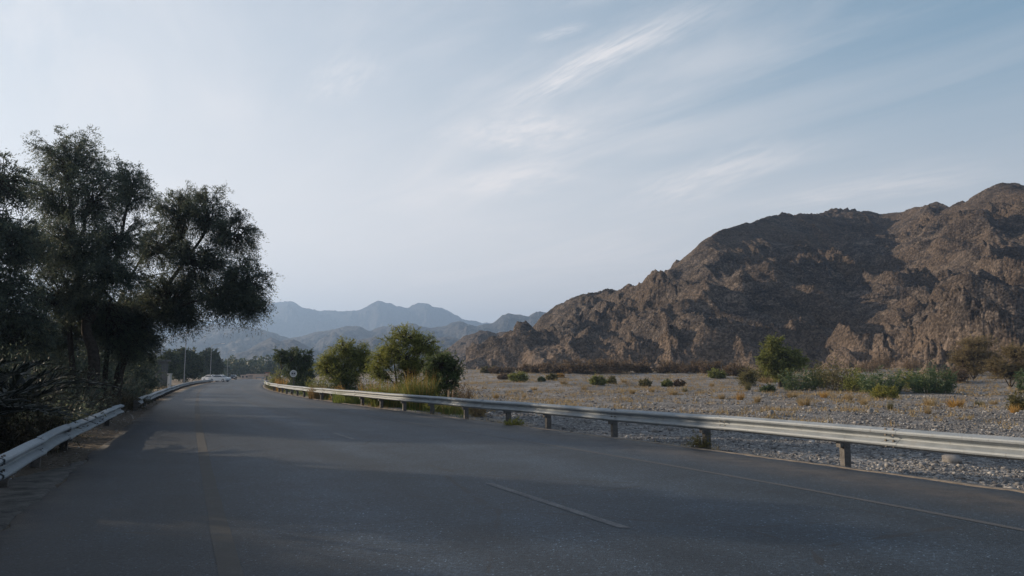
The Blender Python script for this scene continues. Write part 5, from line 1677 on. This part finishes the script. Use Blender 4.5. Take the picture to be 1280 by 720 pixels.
# low walls, small pink buildings and far guardrail at the bend
def simple_block(name, label, cat, px0, px1, top_py, Y, depth, wall, roof=None):
    q0, q1, q2, q3 = rect(px0, px1, top_py, 473, Y)
    r = thing(name, label, cat, ((q0 + q1) / 2, Y + depth / 2, 0))
    hw_ = (q1 - q0) / 2
    MB().box(-hw_, hw_, -depth / 2, depth / 2, -0.1, q3).build('wall', wall, r)
    MB().box(-hw_ - 0.15, hw_ + 0.15, -depth / 2 - 0.15, depth / 2 + 0.15, q3, q3 + 0.25).build('roof', roof or wall, r)
    return r, hw_, q3


r, hw_, tz = simple_block('pink_house', 'small pink block building far down the road', 'building', 301, 311, 469.5, 255, 4, M['pink_wall'])
for wx in (-hw_ * .5, hw_ * .5):
    MB().box(wx - 0.3, wx + 0.3, -2.05, -2.002, 0.5, 1.0).build('window', M['glass'], r)
r, hw_, tz = simple_block('pink_kiosk', 'narrow pink kiosk with reddish roof behind the guardrail end', 'building', 331.5, 335.5, 466.5, 215, 1.2, M['pink_wall'], M['roof_red'])
MB().box(-0.25, 0.25, -0.64, -0.602, 0.0, 1.2).build('door', M['dark_pole'], r)
r, hw_, tz = simple_block('long_wall', 'long pale low wall before the far woodland', 'wall', 308, 337, 468.3, 285, 0.3, M['pink_wall'])
guardrail('guardrail', 'far guardrail crossing the view at the bend of the road', lambda y: -66.0 - (np.asarray(y) - 262.0) * 9.0 , 262.0, 264.4, 0.71, -1, 4.0, panel=6, bolts=0)
q0, q1, q2, q3 = rect(327, 329.6, 471, 478, 158)
mp = thing('marker_post', 'white marker post at the far end of the long guardrail', 'marker post', ((q0 + q1) / 2 , 158, 0))
MB().box(-0.16, 0.16, -0.08, 0.08, -0.1, 1.0).build('shaft', M['white_wall'], mp)
MB().box(-0.165, 0.165, -0.085, 0.085, 0.72, 0.86).build('reflector_band', M['dark_pole'], mp)

# round road sign
sp = gpt(366.8, 63.0)
sg = thing('road_sign', 'round pale road sign on a post beyond the guardrail', 'road sign', tuple(sp))
MB().tube([(0, 0.05, -0.3), (0, 0.05, 1.95 - sp[2])], 0.038, 8).build('post', M['dark_pole'], sg)
MB().disc((0, 0, 1.62 - sp[2]), 0.275, -0.012, 0.012, 28).build('face', M['sign_face'], sg)
zc_ = 1.62 - sp[2]
ringv = [((0.285 if o_ else 0.235) * math.cos(2 * math.pi * k / 28), -0.016, zc_ + (0.285 if o_ else 0.235) * math.sin(2 * math.pi * k / 28)) for o_ in (0, 1) for k in range(28)]
MB().add(ringv, [(k, (k + 1) % 28, 28 + (k + 1) % 28, 28 + k) for k in range(28)]).build('rim', M['lamp_glass'], sg)
for sx in (-0.085, 0.085):
    MB().add([(sx - 0.065, -0.017, zc_ - 0.06), (sx + 0.065, -0.017, zc_ - 0.06), (sx + 0.065, -0.017, zc_ + 0.01), (sx + 0.035, -0.017, zc_ + 0.07), (sx - 0.035, -0.017, zc_ + 0.07), (sx - 0.065, -0.017, zc_ + 0.01)], [(0, 1, 2, 3, 4, 5)]).build('symbol', M['sign_dark'], sg)

# ------------------------------------------------------------------ haze
hz = MB().box(-6200, 6200, -6200, 6200, -6.0, 450.0).mesh('haze')
m = bpy.data.materials.new('haze'); m.use_nodes = True
nt_ = m.node_tree; nt_.nodes.clear()
pv = nt_.nodes.new('ShaderNodeVolumePrincipled')
pv.inputs['Color'].default_value = (0.44, 0.65, 1.0, 1)
pv.inputs['Density'].default_value = 0.0003
pv.inputs['Anisotropy'].default_value = 0.35
ov = nt_.nodes.new('ShaderNodeOutputMaterial')
nt_.links.new(pv.outputs[0], ov.inputs['Volume'])
tag(obj('haze', hz, m), 'thin blue haze filling the valley', kind='stuff')
